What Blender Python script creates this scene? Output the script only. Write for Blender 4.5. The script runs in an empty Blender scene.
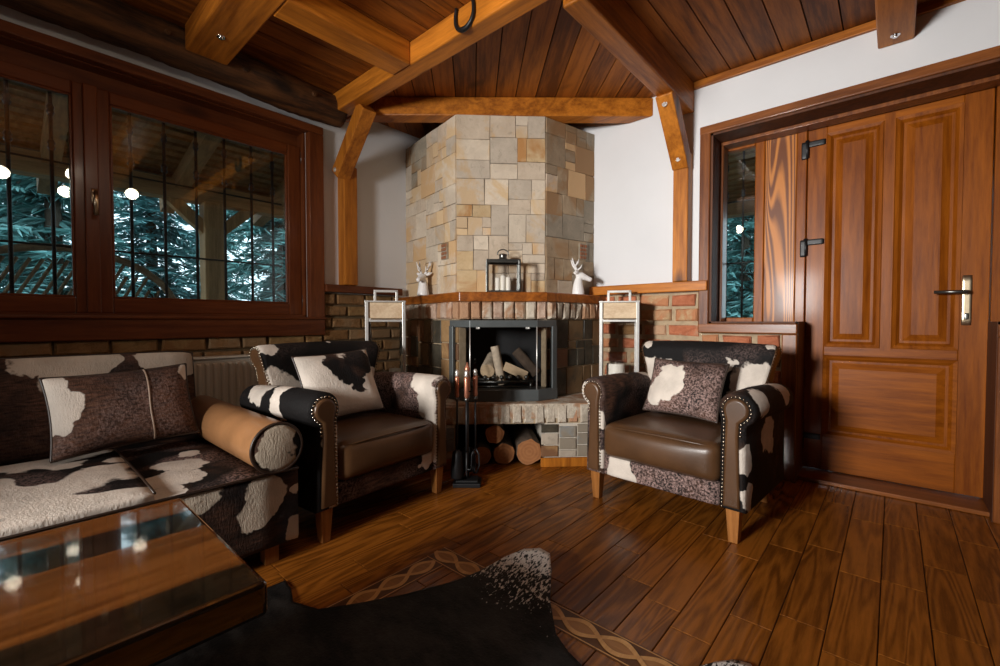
import bpy, bmesh, math, random
from mathutils import Vector, Matrix, noise as mnoise
R = math.radians
rng = random.Random(7)
S = bpy.context.scene
COL = S.collection

# ------------------------------------------------------------------ camera
cam_d = bpy.data.cameras.new('camera'); cam = bpy.data.objects.new('camera', cam_d); COL.objects.link(cam)
cam_d.sensor_width = 36; cam_d.lens = 16.005; cam_d.clip_start = .03
cam.location = (0, 0, .9); cam.rotation_euler = (R(90 - 1.503), 0, R(41.51))
S.camera = cam
S.view_settings.view_transform = 'Standard'; S.view_settings.look = 'None'
S.view_settings.gamma = 1; S.view_settings.use_curve_mapping = False
S.view_settings.exposure = 0.0

# ------------------------------------------------------------------ materials
class NT:
    def __init__(s, name, rough=.5, metal=0, spec=.5):
        s.m = bpy.data.materials.new(name); s.m.use_nodes = True
        s.t = s.m.node_tree; s.b = s.t.nodes['Principled BSDF']
        s.b.inputs['Roughness'].default_value = rough; s.b.inputs['Metallic'].default_value = metal
        s.b.inputs['Specular IOR Level'].default_value = spec
    def n(s, typ, **k):
        nd = s.t.nodes.new(typ)
        for a, v in k.items():
            if a.startswith('i_'):
                key = a[2:]
                nd.inputs[int(key) if key.isdigit() else key.replace('_', ' ')].default_value = v
            else: setattr(nd, a, v)
        return nd
    def l(s, a, b): s.t.links.new(a, b)
    def coord(s, scale=(1, 1, 1), loc=(0, 0, 0), rot=(0, 0, 0)):
        tc = s.n('ShaderNodeTexCoord'); mp = s.n('ShaderNodeMapping')
        mp.inputs['Scale'].default_value = scale; mp.inputs['Location'].default_value = loc; mp.inputs['Rotation'].default_value = rot
        s.l(tc.outputs['Object'], mp.inputs[0]); return mp.outputs[0]
    def noise(s, vec, scale, detail=3, rough=.55, dist=0):
        nd = s.n('ShaderNodeTexNoise'); nd.inputs['Scale'].default_value = scale; nd.inputs['Detail'].default_value = detail
        nd.inputs['Roughness'].default_value = rough; nd.inputs['Distortion'].default_value = dist
        if vec is not None: s.l(vec, nd.inputs['Vector'])
        return nd.outputs['Fac']
    def ramp(s, fac, stops, interp='LINEAR'):
        nd = s.n('ShaderNodeValToRGB'); cr = nd.color_ramp; cr.interpolation = interp
        while len(cr.elements) < len(stops): cr.elements.new(.5)
        for e, (p, c) in zip(cr.elements, stops): e.position = p; e.color = (*c, 1) if len(c) == 3 else c
        s.l(fac, nd.inputs[0]); return nd.outputs['Color']
    def mix(s, fac, a, b, typ='MIX'):
        nd = s.n('ShaderNodeMix', data_type='RGBA', blend_type=typ)
        for i, v in ((0, fac), (6, a), (7, b)):
            if hasattr(v, 'is_output'): s.l(v, nd.inputs[i])
            else: nd.inputs[i].default_value = v if i == 0 else (*v, 1)
        return nd.outputs[2]
    def math(s, op, a, b=0.0, c=None, clamp=False):
        nd = s.n('ShaderNodeMath', operation=op, use_clamp=clamp)
        for i, v in enumerate((a, b, c)):
            if v is None: continue
            if hasattr(v, 'is_output'): s.l(v, nd.inputs[i])
            else: nd.inputs[i].default_value = v
        return nd.outputs[0]
    def island(s): return s.n('ShaderNodeNewGeometry').outputs['Random Per Island']
    def bump(s, h, strength=.3, dist=.01):
        nd = s.n('ShaderNodeBump'); nd.inputs['Strength'].default_value = strength; nd.inputs['Distance'].default_value = dist
        s.l(h, nd.inputs['Height']); s.l(nd.outputs[0], s.b.inputs['Normal'])
    def base(s, c):
        if hasattr(c, 'is_output'): s.l(c, s.b.inputs['Base Color'])
        else: s.b.inputs['Base Color'].default_value = (*c, 1)

def plain(name, c, rough=.5, metal=0, var=.12, scale=14, bump=.08, spec=.5):
    t = NT(name, rough, metal, spec); v = t.coord()
    n = t.noise(v, scale, 4)
    t.base(t.ramp(n, [(.25, tuple(x * (1 - var) for x in c)), (.75, tuple(min(1, x * (1 + var)) for x in c))]))
    if bump: t.bump(t.noise(v, scale * 6, 3), bump, .004)
    return t.m

def wood(name, dark, light, axis=1, rough=.4, grain=1.0, island=.0, coat=0., knots=True, bump=.12, ring=.2, freq=38.0, spec=.3, loc=(0, 0, 0), rot=(0, 0, 0)):
    """grain runs along axis; island>0 varies the tone per loose board"""
    t = NT(name, rough, 0, spec)
    sc = [9 * grain] * 3; sc[axis] = .75 * grain
    if island:
        tc = t.n('ShaderNodeTexCoord'); isl = t.island()
        off = t.n('ShaderNodeCombineXYZ'); m1 = t.math('MULTIPLY', isl, 37.0); m2 = t.math('MULTIPLY', isl, 91.0)
        t.l(m1, off.inputs[0]); t.l(m2, off.inputs[1]); t.l(m1, off.inputs[2])
        add = t.n('ShaderNodeVectorMath', operation='ADD')
        mp0 = t.n('ShaderNodeMapping'); mp0.inputs['Rotation'].default_value = rot; t.l(tc.outputs['Object'], mp0.inputs[0])
        t.l(mp0.outputs[0], add.inputs[0]); t.l(off.outputs[0], add.inputs[1])
        mp = t.n('ShaderNodeMapping'); mp.inputs['Scale'].default_value = sc; t.l(add.outputs[0], mp.inputs[0]); v = mp.outputs[0]
    else:
        v = t.coord(sc, loc, rot)
    warp = t.noise(v, .55, 2, .5, .6)
    rings = t.math('SINE', t.math('MULTIPLY', warp, freq))
    rings = t.math('MULTIPLY_ADD', rings, .5, .5)
    fine = t.noise(v, 7, 4, .7)
    mixv = t.math('ADD', t.math('MULTIPLY', rings, ring), t.math('MULTIPLY', fine, 1 - ring))
    big = t.noise(v, .28, 2)
    mixv = t.math('ADD', mixv, t.math('MULTIPLY', t.math('SUBTRACT', big, .5), .6))
    if island: mixv = t.math('ADD', mixv, t.math('MULTIPLY', t.math('SUBTRACT', isl, .5), island))
    c = t.ramp(mixv, [(.27, dark), (.72, light)])
    if knots:
        ks = [3.4] * 3; ks[axis] = 1.5
        vo = t.n('ShaderNodeTexVoronoi'); vo.inputs['Scale'].default_value = 1.0; kk = t.coord(ks, loc)
        t.l(kk, vo.inputs['Vector'])
        km = t.ramp(vo.outputs['Distance'], [(.05, (1, 1, 1)), (.16, (0, 0, 0))])
        c = t.mix(t.math('MULTIPLY', km, .85), c, tuple(x * .25 for x in dark))
    t.base(c)
    if bump: t.bump(mixv, bump, .004)
    t.b.inputs['Coat Weight'].default_value = coat; t.b.inputs['Coat Roughness'].default_value = .12
    return t.m

def cowhide(name, seed, white=.5, scale=2.6, bias=None, brown=.4, speck=.35, spz=.5, patches=None, dark_patches=False, cream=(.60, .53, .46), dark=(.008, .007, .007)):
    t = NT(name, .7, 0, .16)
    loc = (seed * 3.17 % 50, seed * 5.71 % 50, seed * 1.93 % 50)
    v = t.coord((1, 1, 1), loc)
    n = t.noise(v, scale, 2.2, .5, .5)
    if patches:
        wn = t.n('ShaderNodeTexNoise'); wn.inputs['Scale'].default_value = 11; wn.inputs['Detail'].default_value = 3; t.l(v, wn.inputs['Vector'])
        tc0 = t.n('ShaderNodeTexCoord'); sb = t.n('ShaderNodeVectorMath', operation='SUBTRACT'); sb.inputs[1].default_value = (.5, .5, .5); t.l(wn.outputs['Color'], sb.inputs[0])
        sc = t.n('ShaderNodeVectorMath', operation='SCALE'); sc.inputs['Scale'].default_value = .13; t.l(sb.outputs[0], sc.inputs[0])
        ad = t.n('ShaderNodeVectorMath', operation='ADD'); t.l(tc0.outputs['Object'], ad.inputs[0]); t.l(sc.outputs[0], ad.inputs[1])
        dmin = None
        for (px_, py_, pz_, pr_) in patches:
            ds = t.n('ShaderNodeVectorMath', operation='DISTANCE'); ds.inputs[1].default_value = (px_, py_, pz_); t.l(ad.outputs[0], ds.inputs[0])
            q = t.math('DIVIDE', ds.outputs['Value'], pr_); dmin = q if dmin is None else t.math('MINIMUM', dmin, q)
        n = t.math('MULTIPLY_ADD', dmin, -.3 if dark_patches else .3, .8 if dark_patches else .2)
    edge = t.noise(v, 55, 3, .6)
    n = t.math('ADD', n, t.math('MULTIPLY', t.math('SUBTRACT', edge, .5), .05))
    if bias:
        ax, amt, c0 = bias
        tc = t.n('ShaderNodeTexCoord'); sp = t.n('ShaderNodeSeparateXYZ'); t.l(tc.outputs['Object'], sp.inputs[0])
        n = t.math('ADD', n, t.math('MULTIPLY', t.math('SUBTRACT', sp.outputs[ax], c0), amt))
    th = .5 if patches else .5 + (white - .5) * .42
    mask = t.ramp(n, [(max(0, th - .012), (0, 0, 0)), (min(1, th + .012), (1, 1, 1))])      # 1 = dark patch
    wh = t.ramp(t.noise(v, 6, 3), [(.3, tuple(x * .82 for x in cream)), (.65, tuple(min(.86, x * 1.22) for x in cream))])
    br = t.ramp(t.noise(v, scale * 1.7, 2), [(.35 + .3 * (1 - brown), (0, 0, 0)), (.6 + .3 * (1 - brown), (1, 1, 1))])
    stroke = t.noise(t.coord((26, 26, 120), loc), 1, 3, .6)
    dk = t.mix(br, dark, t.ramp(stroke, [(.3, (.022, .012, .009)), (.75, (.15, .070, .042))]))
    fine = t.noise(v, 110, 4, .7)
    zone = t.ramp(t.noise(v, scale * 1.2, 1.5), [(spz, (0, 0, 0)), (spz + .12, (1, 1, 1))])
    sp_ = t.ramp(fine, [(.42, (0, 0, 0)), (.66, (1, 1, 1))])
    dk = t.mix(t.math('MULTIPLY', t.math('MULTIPLY', zone, sp_), speck), dk, (.40, .265, .235))
    t.base(t.mix(mask, wh, dk))
    t.bump(t.math('ADD', t.noise(t.coord((1, 1, .35), loc), 150, 3, .7), t.math('MULTIPLY', t.noise(v, 22, 3), 1.2)), .55, .006)
    return t.m

def leather(name, c, rough=.34):
    t = NT(name, rough, 0, .5); v = t.coord()
    t.base(t.ramp(t.noise(v, 5, 4, .6), [(.25, tuple(x * .62 for x in c)), (.75, tuple(x * 1.25 for x in c))]))
    vo = t.n('ShaderNodeTexVoronoi'); vo.inputs['Scale'].default_value = 260; t.l(v, vo.inputs['Vector'])
    t.bump(vo.outputs['Distance'], .12, .001)
    return t.m

def stone(name, a, b, c, scale=9, rough=.75, island=.5, bump=.35):
    t = NT(name, rough, 0, .3); isl = t.island()
    v = t.coord()
    n = t.noise(v, scale, 8, .68, .5); n2 = t.noise(v, scale * .45, 4, .6, .6)
    col = t.ramp(n, [(.3, a), (.68, b)])
    wild = t.math('ADD', n2, t.math('MULTIPLY', t.math('SUBTRACT', isl, .5), island))
    vein = t.noise(v, scale * 2.6, 6, .7, 1.2); col = t.mix(t.ramp(vein, [(.56, (0, 0, 0)), (.74, (.55, .55, .55))]), col, tuple(x * .45 for x in a))
    col = t.mix(t.ramp(wild, [(.5, (0, 0, 0)), (.60, (1, 1, 1))]), col, c)
    tone = t.ramp(isl, [(0, (.86, .86, .86)), (.5, (1, 1, 1)), (1, (1.1, 1.09, 1.07))])
    t.base(t.mix(1.0, col, tone, 'MULTIPLY'))
    t.bump(t.noise(v, scale * 3, 5, .65), bump, .012)
    return t.m

def glassy(name, ior=1.5, tint=(1, 1, 1), rough=0.0, boost=1.0):
    m = bpy.data.materials.new(name); m.use_nodes = True; t = m.node_tree; t.nodes.clear()
    o = t.nodes.new('ShaderNodeOutputMaterial'); mx = t.nodes.new('ShaderNodeMixShader'); fr = t.nodes.new('ShaderNodeFresnel')
    tr = t.nodes.new('ShaderNodeBsdfTransparent'); gl = t.nodes.new('ShaderNodeBsdfGlossy')
    fr.inputs[0].default_value = ior; tr.inputs[0].default_value = (*tint, 1); gl.inputs['Roughness'].default_value = rough
    mu = t.nodes.new('ShaderNodeMath'); mu.operation = 'MULTIPLY'; mu.use_clamp = True; mu.inputs[1].default_value = boost
    t.links.new(fr.outputs[0], mu.inputs[0]); t.links.new(mu.outputs[0], mx.inputs[0])
    t.links.new(tr.outputs[0], mx.inputs[1]); t.links.new(gl.outputs[0], mx.inputs[2]); t.links.new(mx.outputs[0], o.inputs[0])
    return m

def glow(name, c, s):
    t = NT(name, .4); t.base((.9, .9, .88)); t.b.inputs['Emission Color'].default_value = (*c, 1); t.b.inputs['Emission Strength'].default_value = s
    return t.m

M = {}
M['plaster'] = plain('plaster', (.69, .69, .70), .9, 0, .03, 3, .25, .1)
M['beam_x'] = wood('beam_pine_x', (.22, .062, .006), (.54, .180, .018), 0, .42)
M['beam_y'] = wood('beam_pine_y', (.22, .062, .006), (.54, .180, .018), 1, .42)
M['post'] = wood('post_pine', (.25, .072, .007), (.55, .19, .020), 2, .42)
M['beam_d'] = wood('beam_pine_diagonal', (.22, .062, .006), (.54, .180, .018), 0, .42, rot=(0, 0, R(-45)))
M['log'] = wood('log_bark', (.010, .005, .003), (.13, .050, .014), 1, .8, 1.3, bump=.9, ring=.3)
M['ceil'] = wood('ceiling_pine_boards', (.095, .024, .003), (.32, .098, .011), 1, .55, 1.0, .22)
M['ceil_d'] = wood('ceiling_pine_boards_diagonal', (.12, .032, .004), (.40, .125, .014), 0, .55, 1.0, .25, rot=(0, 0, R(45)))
M['dark_gap'] = plain('board_gap', (.02, .01, .006), .9, 0, .1, 5, 0)
M['floorw'] = wood('floor_oak_tiles', (.120, .037, .005), (.31, .102, .013), 1,   .26, 1.5, .10, knots=False, bump=.25, ring=.30, freq=80.0)
M['inlay_bg'] = wood('inlay_base', (.055, .018, .005), (.12, .042, .010), 1, .4, 1.5, knots=False)
M['inlay_a'] = wood('inlay_braid', (.42, .20, .06), (.58, .31, .11), 1, .35, 2.5, knots=False)
M['inlay_b'] = wood('inlay_lens', (.22, .09, .022), (.34, .15, .045), 0, .35, 2.5, knots=False)
M['door'] = wood('door_wood', (.15, .034, .002), (.34, .094, .006), 2, .4, .7, knots=False, coat=.04, ring=.15, spec=.16)
M['door_x'] = wood('door_wood_rail', (.15, .034, .002), (.34, .094, .006), 0, .4, .7, knots=False, coat=.04, ring=.15, spec=.16)
M['pine_grain'] = wood('sidelight_board', (.14, .036, .005), (.50, .175, .030), 2, .45, .95, knots=False, coat=.05, ring=.62, freq=150.0)
M['casing_x'] = wood('casing_wood_x', (.11, .030, .006), (.27, .085, .018), 0, .35, 1.1, coat=.25)
M['casing_y'] = wood('casing_wood_y', (.075, .017, .005), (.17, .046, .012), 1, .4, 1.1, coat=.1)
M['casing_z'] = wood('casing_wood_z', (.10, .026, .006), (.25, .078, .017), 2, .35, 1.1, coat=.25)
M['frame_y'] = wood('window_wood_y', (.105, .024, .006), (.19, .050, .012), 1, .34, .9, knots=False, coat=.15, ring=.1)
M['casing_w'] = wood('window_casing_wood', (.075, .017, .005), (.17, .046, .012), 2, .4, 1.1, coat=.1)
M['reveal'] = wood('reveal_wood', (.05, .016, .006), (.12, .038, .012), 2, .6, 1.0, knots=False)
M['plaster_dim'] = plain('low_bounce_plaster', (.30, .25, .20), .9, 0, .03, 3, .2)  # for the unseen walls, darkened so they bounce less fill light
M['frame_z'] = wood('window_wood_z', (.105, .024, .006), (.19, .050, .012), 2, .34, .9, knots=False, coat=.15, ring=.1)
M['mantel'] = wood('mantel_wood', (.14, .036, .005), (.38, .115, .016), 0, .35, 1.0, coat=.3, rot=(0, 0, R(-45)))
M['glass'] = glassy('window_glass', 1.5, (.93, .97, .96), 0, 1.5)
M['fireglass'] = glassy('fire_glass', 1.5, (.9, .9, .9), .01, 1.4)
M['lampglass'] = glassy('lantern_glass', 1.45, (.99, .99, .99), .02, 1.0)
M['black_iron'] = plain('black_iron', (.012, .012, .013), .45, .3)
M['stove'] = plain('stove_metal', (.095, .105, .106), .4, .3, .2, 8, .03)
M['stove_dark'] = plain('firebox_lining', (.012, .012, .013), .7)
M['steel'] = plain('brushed_steel', (.74, .72, .68), .34, .7, .08, 30, .02)
M['chrome'] = plain('chrome', (.75, .75, .76), .12, 1, .05, 10, 0)
M['pewter'] = plain('aged_pewter', (.16, .16, .15), .3, .9, .25, 20, .05)
M['brass'] = plain('satin_brass', (.62, .50, .34), .3, 1, .08, 30, .02)
M['copper'] = plain('copper_handle', (.62, .26, .16), .3, .7, .12, 30, .03)
M['radiator'] = plain('radiator_enamel', (.62, .56, .47), .4, 0, .04, 6, 0)
M['white_cer'] = plain('white_ceramic', (.82, .80, .78), .35, 0, .03, 8, .02)
M['wax'] = plain('candle_wax', (.80, .75, .66), .55, 0, .04, 8, .02)
M['slab'] = wood('pale_lantern_wood', (.52, .36, .22), (.72, .56, .38), 0, .55, 1.4, knots=False)
M['legwood'] = wood('chair_leg_wood', (.22, .08, .018), (.42, .17, .045), 2, .35, 1.4, knots=False)
M['leather'] = leather('brown_leather', (.088, .041, .017), .36)
M['tan'] = leather('tan_leather', (.36, .17, .07), .33)
M['seam'] = leather('beige_seam', (.30, .21, .15), .5)
M['studs'] = plain('nail_metal', (.36, .31, .24), .25, 1, .2, 60, 0)
M['piping'] = leather('dark_piping', (.030, .016, .010), .4)
M['mortar'] = plain('pale_mortar', (.56, .50, .42), .9, 0, .1, 30, .3)
M['mortar_d'] = plain('grey_mortar', (.40, .30, .19), .95, 0, .2, 30, .5)
M['st1'] = stone('chimney_stone_beige', (.46, .365, .27), (.62, .51, .39), (.55, .36, .19), 7, .75, .25)
M['st2'] = stone('chimney_stone_grey', (.42, .35, .275), (.57, .485, .385), (.50, .36, .22), 7, .75, .2)
M['st3'] = stone('chimney_stone_ochre', (.48, .33, .17), (.60, .45, .27), (.42, .21, .075), 7, .75, .2)
M['st4'] = stone('chimney_stone_cream', (.52, .43, .33), (.68, .58, .455), (.58, .42, .25), 7, .75, .2)
M['st5'] = stone('chimney_stone_dark', (.24, .21, .16), (.38, .32, .24), (.27, .18, .10), 7, .75, .2)
M['st6'] = stone('chimney_stone_shaded', (.26, .19, .12), (.42, .32, .21), (.30, .18, .09), 7, .75, .2)  # brown stone that carries the shade of the door-side flank
M['sl1'] = stone('slate_dark', (.030, .028, .022), (.10, .085, .060), (.16, .10, .05), 8, .38)
M['sl2'] = stone('slate_grey', (.17, .19, .20), (.32, .33, .32), (.26, .22, .17), 8, .5)
M['sl3'] = stone('slate_rust', (.26, .14, .06), (.46, .29, .14), (.20, .10, .05), 8, .5)
M['sold1'] = stone('soldier_brick_rose', (.36, .21, .14), (.60, .46, .36), (.40, .22, .13), 16, .8, .5, .8)
M['sold2'] = stone('soldier_brick_cream', (.44, .36, .27), (.62, .55, .45), (.38, .22, .13), 16, .8, .5, .8)
M['br1'] = stone('brick_red', (.34, .095, .042), (.58, .21, .105), (.46, .28, .17), 14, .85, .4, .8)
M['br2'] = stone('brick_tan', (.36, .22, .11), (.54, .37, .21), (.44, .19, .09), 14, .85, .4, .8)
M['br3'] = stone('brick_brown', (.17, .085, .03), (.33, .18, .075), (.26, .16, .08), 14, .85, .4, .8)
M['br4'] = stone('brick_ochre', (.20, .11, .04), (.36, .22, .09), (.22, .11, .04), 14, .85, .4, .8)
M['mortar_b'] = plain('brown_mortar', (.13, .085, .04), .95, 0, .3, 30, .6)
M['terracotta'] = plain('terracotta', (.26, .10, .045), .8)
M['bark'] = plain('log_bark_rough', (.09, .06, .04), .9, 0, .5, 25, .8)
M['birch'] = plain('birch_bark', (.62, .50, .37), .8, 0, .35, 22, .4)
def endgrain(name, a, b):
    t = NT(name, .75); v = t.coord()
    vo = t.noise(v, 3, 2)
    ln = t.n('ShaderNodeVectorMath', operation='LENGTH'); t.l(v, ln.inputs[0])
    w = t.math('SINE', t.math('MULTIPLY', t.math('ADD', ln.outputs['Value'], t.math('MULTIPLY', vo, .02)), 300.0))
    t.base(t.mix(t.math('ADD', t.math('MULTIPLY_ADD', w, .12, .1), t.math('MULTIPLY', t.noise(v, 30, 4), .8)), a, b)); t.bump(w, .1, .002); return t.m
M['endgrain'] = endgrain('log_end_grain', (.22, .075, .022), (.46, .20, .07))
M['split'] = plain('split_wood', (.58, .42, .26), .8, 0, .2, 20, .3)
M['ground'] = plain('outside_ground', (.10, .10, .07), .95, 0, .4, 3, .4)
M['porch'] = wood('porch_timber', (.20, .105, .04), (.42, .235, .10), 2, .6, 1.0)
M['porch_y'] = wood('porch_timber_y', (.18, .095, .038), (.38, .21, .09), 1, .6, 1.0)
M['porch_x'] = wood('porch_boards', (.15, .082, .036), (.30, .175, .08), 0, .6, 1.0, .3)
M['rattan'] = plain('rattan', (.20, .13, .07), .7, 0, .3, 30, .2)
M['trunk'] = plain('spruce_trunk', (.07, .05, .035), .9, 0, .4, 15, .6)
def needles(name, a, b):
    t = NT(name, .7, 0, .2); isl = t.island(); t.base(t.ramp(isl, [(0, a), (1, b)])); return t.m
M['needle1'] = needles('spruce_needles_teal', (.05, .17, .165), (.22, .44, .43))
M['needle2'] = needles('spruce_needles_deep', (.04, .135, .14), (.15, .34, .35))
M['globe'] = glow('lamp_globe_glass', (1, .85, .66), 26)

# ------------------------------------------------------------------ mesh builder
class MB:
    def __init__(s): s.v = []; s.f = []; s.mi = []; s.sm = []
    def add(s, vs, fs, mi=0, smooth=False):
        b = len(s.v); s.v += [Vector(p) for p in vs]
        for f in fs: s.f.append([b + i for i in f]); s.mi.append(mi); s.sm.append(smooth)
        return s
    def box(s, x0, x1, y0, y1, z0, z1, mi=0, mat=None):
        x0, x1 = sorted((x0, x1)); y0, y1 = sorted((y0, y1)); z0, z1 = sorted((z0, z1))
        vs = [Vector((x, y, z)) for z in (z0, z1) for y in (y0, y1) for x in (x0, x1)]
        if mat is not None: vs = [mat @ p for p in vs]
        return s.add(vs, [(0, 2, 3, 1), (4, 5, 7, 6), (0, 1, 5, 4), (2, 6, 7, 3), (0, 4, 6, 2), (1, 3, 7, 5)], mi)
    def prism(s, poly, z0, z1, mi=0, mat=None, smooth=False, caps=True):
        n = len(poly)
        a = sum(poly[i][0] * poly[(i + 1) % n][1] - poly[(i + 1) % n][0] * poly[i][1] for i in range(n))
        if a < 0: poly = poly[::-1]
        vs = [Vector((p[0], p[1], z)) for z in (z0, z1) for p in poly]
        if mat is not None: vs = [mat @ p for p in vs]
        s.add(vs, [(i, (i + 1) % n, n + (i + 1) % n, n + i) for i in range(n)], mi, smooth)
        if caps: b = len(s.v) - 2 * n; s.f += [[b + i for i in range(n - 1, -1, -1)], [b + n + i for i in range(n)]]; s.mi += [mi, mi]; s.sm += [False, False]
        return s
    def tube(s, path, rad, n=10, mi=0, caps=True, closed=False):
        path = [Vector(p) for p in path]; m = len(path)
        if not hasattr(rad, '__len__'): rad = [rad] * m
        vs = []; ref = None
        for i, p in enumerate(path):
            if closed: t = path[(i + 1) % m] - path[i - 1]
            else: t = path[min(i + 1, m - 1)] - path[max(i - 1, 0)]
            t.normalize()
            if ref is None: ref = t.orthogonal().normalized()
            ref = (ref - t * ref.dot(t))
            if ref.length < 1e-6: ref = t.orthogonal()
            ref.normalize(); bn = t.cross(ref)
            for k in range(n):
                a = 2 * math.pi * k / n; vs.append(p + (ref * math.cos(a) + bn * math.sin(a)) * rad[i])
        fs = []
        for i in range(m if closed else m - 1):
            j = (i + 1) % m
            for k in range(n): fs.append((i * n + k, i * n + (k + 1) % n, j * n + (k + 1) % n, j * n + k))
        s.add(vs, fs, mi, True)
        if caps and not closed:
            b = len(s.v) - m * n
            s.f += [[b + k for k in range(n - 1, -1, -1)], [b + (m - 1) * n + k for k in range(n)]]; s.mi += [mi, mi]; s.sm += [False, False]
        return s
    def lathe(s, prof, n=20, mi=0, mat=None, smooth=True):
        vs = []
        for r, z in prof:
            for k in range(n):
                a = 2 * math.pi * k / n; p = Vector((r * math.cos(a), r * math.sin(a), z)); vs.append(mat @ p if mat is not None else p)
        fs = [(i * n + k, i * n + (k + 1) % n, (i + 1) * n + (k + 1) % n, (i + 1) * n + k) for i in range(len(prof) - 1) for k in range(n)]
        s.add(vs, fs, mi, smooth); b = len(s.v) - len(prof) * n
        s.f += [[b + k for k in range(n - 1, -1, -1)], [b + (len(prof) - 1) * n + k for k in range(n)]]; s.mi += [mi, mi]; s.sm += [False, False]
        return s
    def ball(s, c, r, n=10, mi=0, sc=(1, 1, 1), mat=None):
        h = max(4, n // 2 + 1)
        T = (mat if mat is not None else Matrix.Identity(4)) @ Matrix.Translation(Vector(c)) @ Matrix.Diagonal((*sc, 1))
        return s.lathe([(max(1e-4, r * math.sin(math.pi * i / h)), -r * math.cos(math.pi * i / h)) for i in range(h + 1)], n, mi, T)
    def rbox(s, c, size, rad, cuts=8, bulge=None, mi=0, mat=None):
        """box with rounded edges; bulge(u,v,w)->offset vector in local units"""
        bm = bmesh.new(); bmesh.ops.create_cube(bm, size=2)
        bmesh.ops.subdivide_edges(bm, edges=bm.edges[:], cuts=cuts, use_grid_fill=True)
        H = [d / 2 for d in size]; rad = min(rad, min(H) * .98)
        bm.verts.index_update(); vs = []
        for v in bm.verts:
            q = v.co.copy()
            # push samples towards the edges so that the rounding is well sampled
            u = Vector([math.copysign(abs(a) ** .6, a) if a else 0 for a in q])
            p = Vector([u[i] * H[i] for i in range(3)])
            cl = Vector([max(-(H[i] - rad), min(H[i] - rad, p[i])) for i in range(3)])
            d = p - cl
            if d.length > 1e-9: p = cl + d.normalized() * rad
            if bulge: p = p + Vector(bulge(*u))
            p = p + Vector(c); vs.append(mat @ p if mat is not None else p)
        fs = [[v.index for v in f.verts] for f in bm.faces]; bm.free()
        return s.add(vs, fs, mi, True)
    def build(s, name, mats, parent=None, bevel=0, seg=2, merge=False):
        me = bpy.data.meshes.new(name)
        off = wloc(parent) if parent else Vector((0, 0, 0))
        me.from_pydata([tuple(p - off) for p in s.v], [], s.f)
        if not isinstance(mats, (list, tuple)): mats = [mats]
        for m in mats: me.materials.append(M[m] if isinstance(m, str) else m)
        for p, i, q in zip(me.polygons, s.mi, s.sm): p.material_index = i; p.use_smooth = q
        if merge:
            bm = bmesh.new(); bm.from_mesh(me); bmesh.ops.remove_doubles(bm, verts=bm.verts[:], dist=1e-5); bm.to_mesh(me); bm.free()
        me.update()
        o = bpy.data.objects.new(name, me); COL.objects.link(o)
        if parent: o.parent = parent
        if bevel:
            md = o.modifiers.new('edge', 'BEVEL'); md.width = bevel; md.segments = seg; md.limit_method = 'ANGLE'; md.angle_limit = R(40)
        return o

def wloc(o):
    v = Vector((0, 0, 0))
    while o: v += o.location; o = o.parent
    return v
def tag(o, label, cat=None, group=None, kind=None):
    if label: o['label'] = label
    if cat: o['category'] = cat
    if group: o['group'] = group
    if kind: o['kind'] = kind
    return o
def thing(name, loc, label, cat, group=None, kind=None):
    o = bpy.data.objects.new(name, None); COL.objects.link(o); o.location = loc; o.empty_display_size = .1
    return tag(o, label, cat, group, kind)
def struct(o, label=None, cat=None): return tag(o, label, cat, None, 'structure')
def frame3(o, x, y, z): # matrix from origin and 3 axes
    m = Matrix.Identity(4)
    for i, a in enumerate((x, y, z)):
        for r_ in range(3): m[r_][i] = a[r_]
    m.translation = Vector(o); return m
def clip(poly, half):
    for (a, b, c) in half: # keep a x + b y <= c
        out = []
        for i in range(len(poly)):
            p, q = poly[i], poly[(i + 1) % len(poly)]
            dp, dq = a * p[0] + b * p[1] - c, a * q[0] + b * q[1] - c
            if dp <= 0: out.append(p)
            if dp * dq < 0: t = dp / (dp - dq); out.append((p[0] + t * (q[0] - p[0]), p[1] + t * (q[1] - p[1])))
        poly = out
        if len(poly) < 3: return []
    return poly
def block(mb, o, ux, uz, rect, t, mi, bev=.004, jit=0, n=None, wob=0):
    """a block on a wall patch: origin o, axes ux (along), uz (up), outward normal n"""
    n = n if n is not None else ux.cross(uz)
    u0, u1, v0, v1 = rect
    w = lambda: rng.uniform(-wob, wob)
    cs = [(u0 + w(), v0 + w()), (u1 + w(), v0 + w()), (u1 + w(), v1 + w()), (u0 + w(), v1 + w())]
    cu, cv = (u0 + u1) / 2, (v0 + v1) / 2
    def P(u, v, d): return o + ux * u + uz * v + n * d
    vs = [P(u, v, -.004) for u, v in cs] + [P(u, v, t - bev + 0 * jit) for u, v in cs]
    ins = [(u + math.copysign(bev, cu - u), v + math.copysign(bev, cv - v)) for u, v in cs]
    vs += [P(u, v, t + rng.uniform(-jit, jit)) for u, v in ins]
    fs = [(8, 9, 10, 11)]
    for i in range(4):
        j = (i + 1) % 4; fs += [(i, j, 4 + j, 4 + i), (4 + i, 4 + j, 8 + j, 8 + i)]
    mb.add(vs, fs, mi)
def ashlar(u0, u1, v0, v1, big, small, out):
    w, h = u1 - u0, v1 - v0
    if (w < big and h < big and rng.random() < .6) or (w < small * 1.7 and h < small * 1.7): out.append((u0, u1, v0, v1)); return
    if (w > h * rng.uniform(.75, 1.3) and w > small * 1.5) or h < small * 1.5:
        c = u0 + w * rng.uniform(.3, .7); ashlar(u0, c, v0, v1, big, small, out); ashlar(c, u1, v0, v1, big, small, out)
    else:
        c = v0 + h * rng.uniform(.3, .7); ashlar(u0, u1, v0, c, big, small, out); ashlar(u0, u1, c, v1, big, small, out)
def shrink(r, g): return (r[0] + g, r[1] - g, r[2] + g, r[3] - g)
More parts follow.
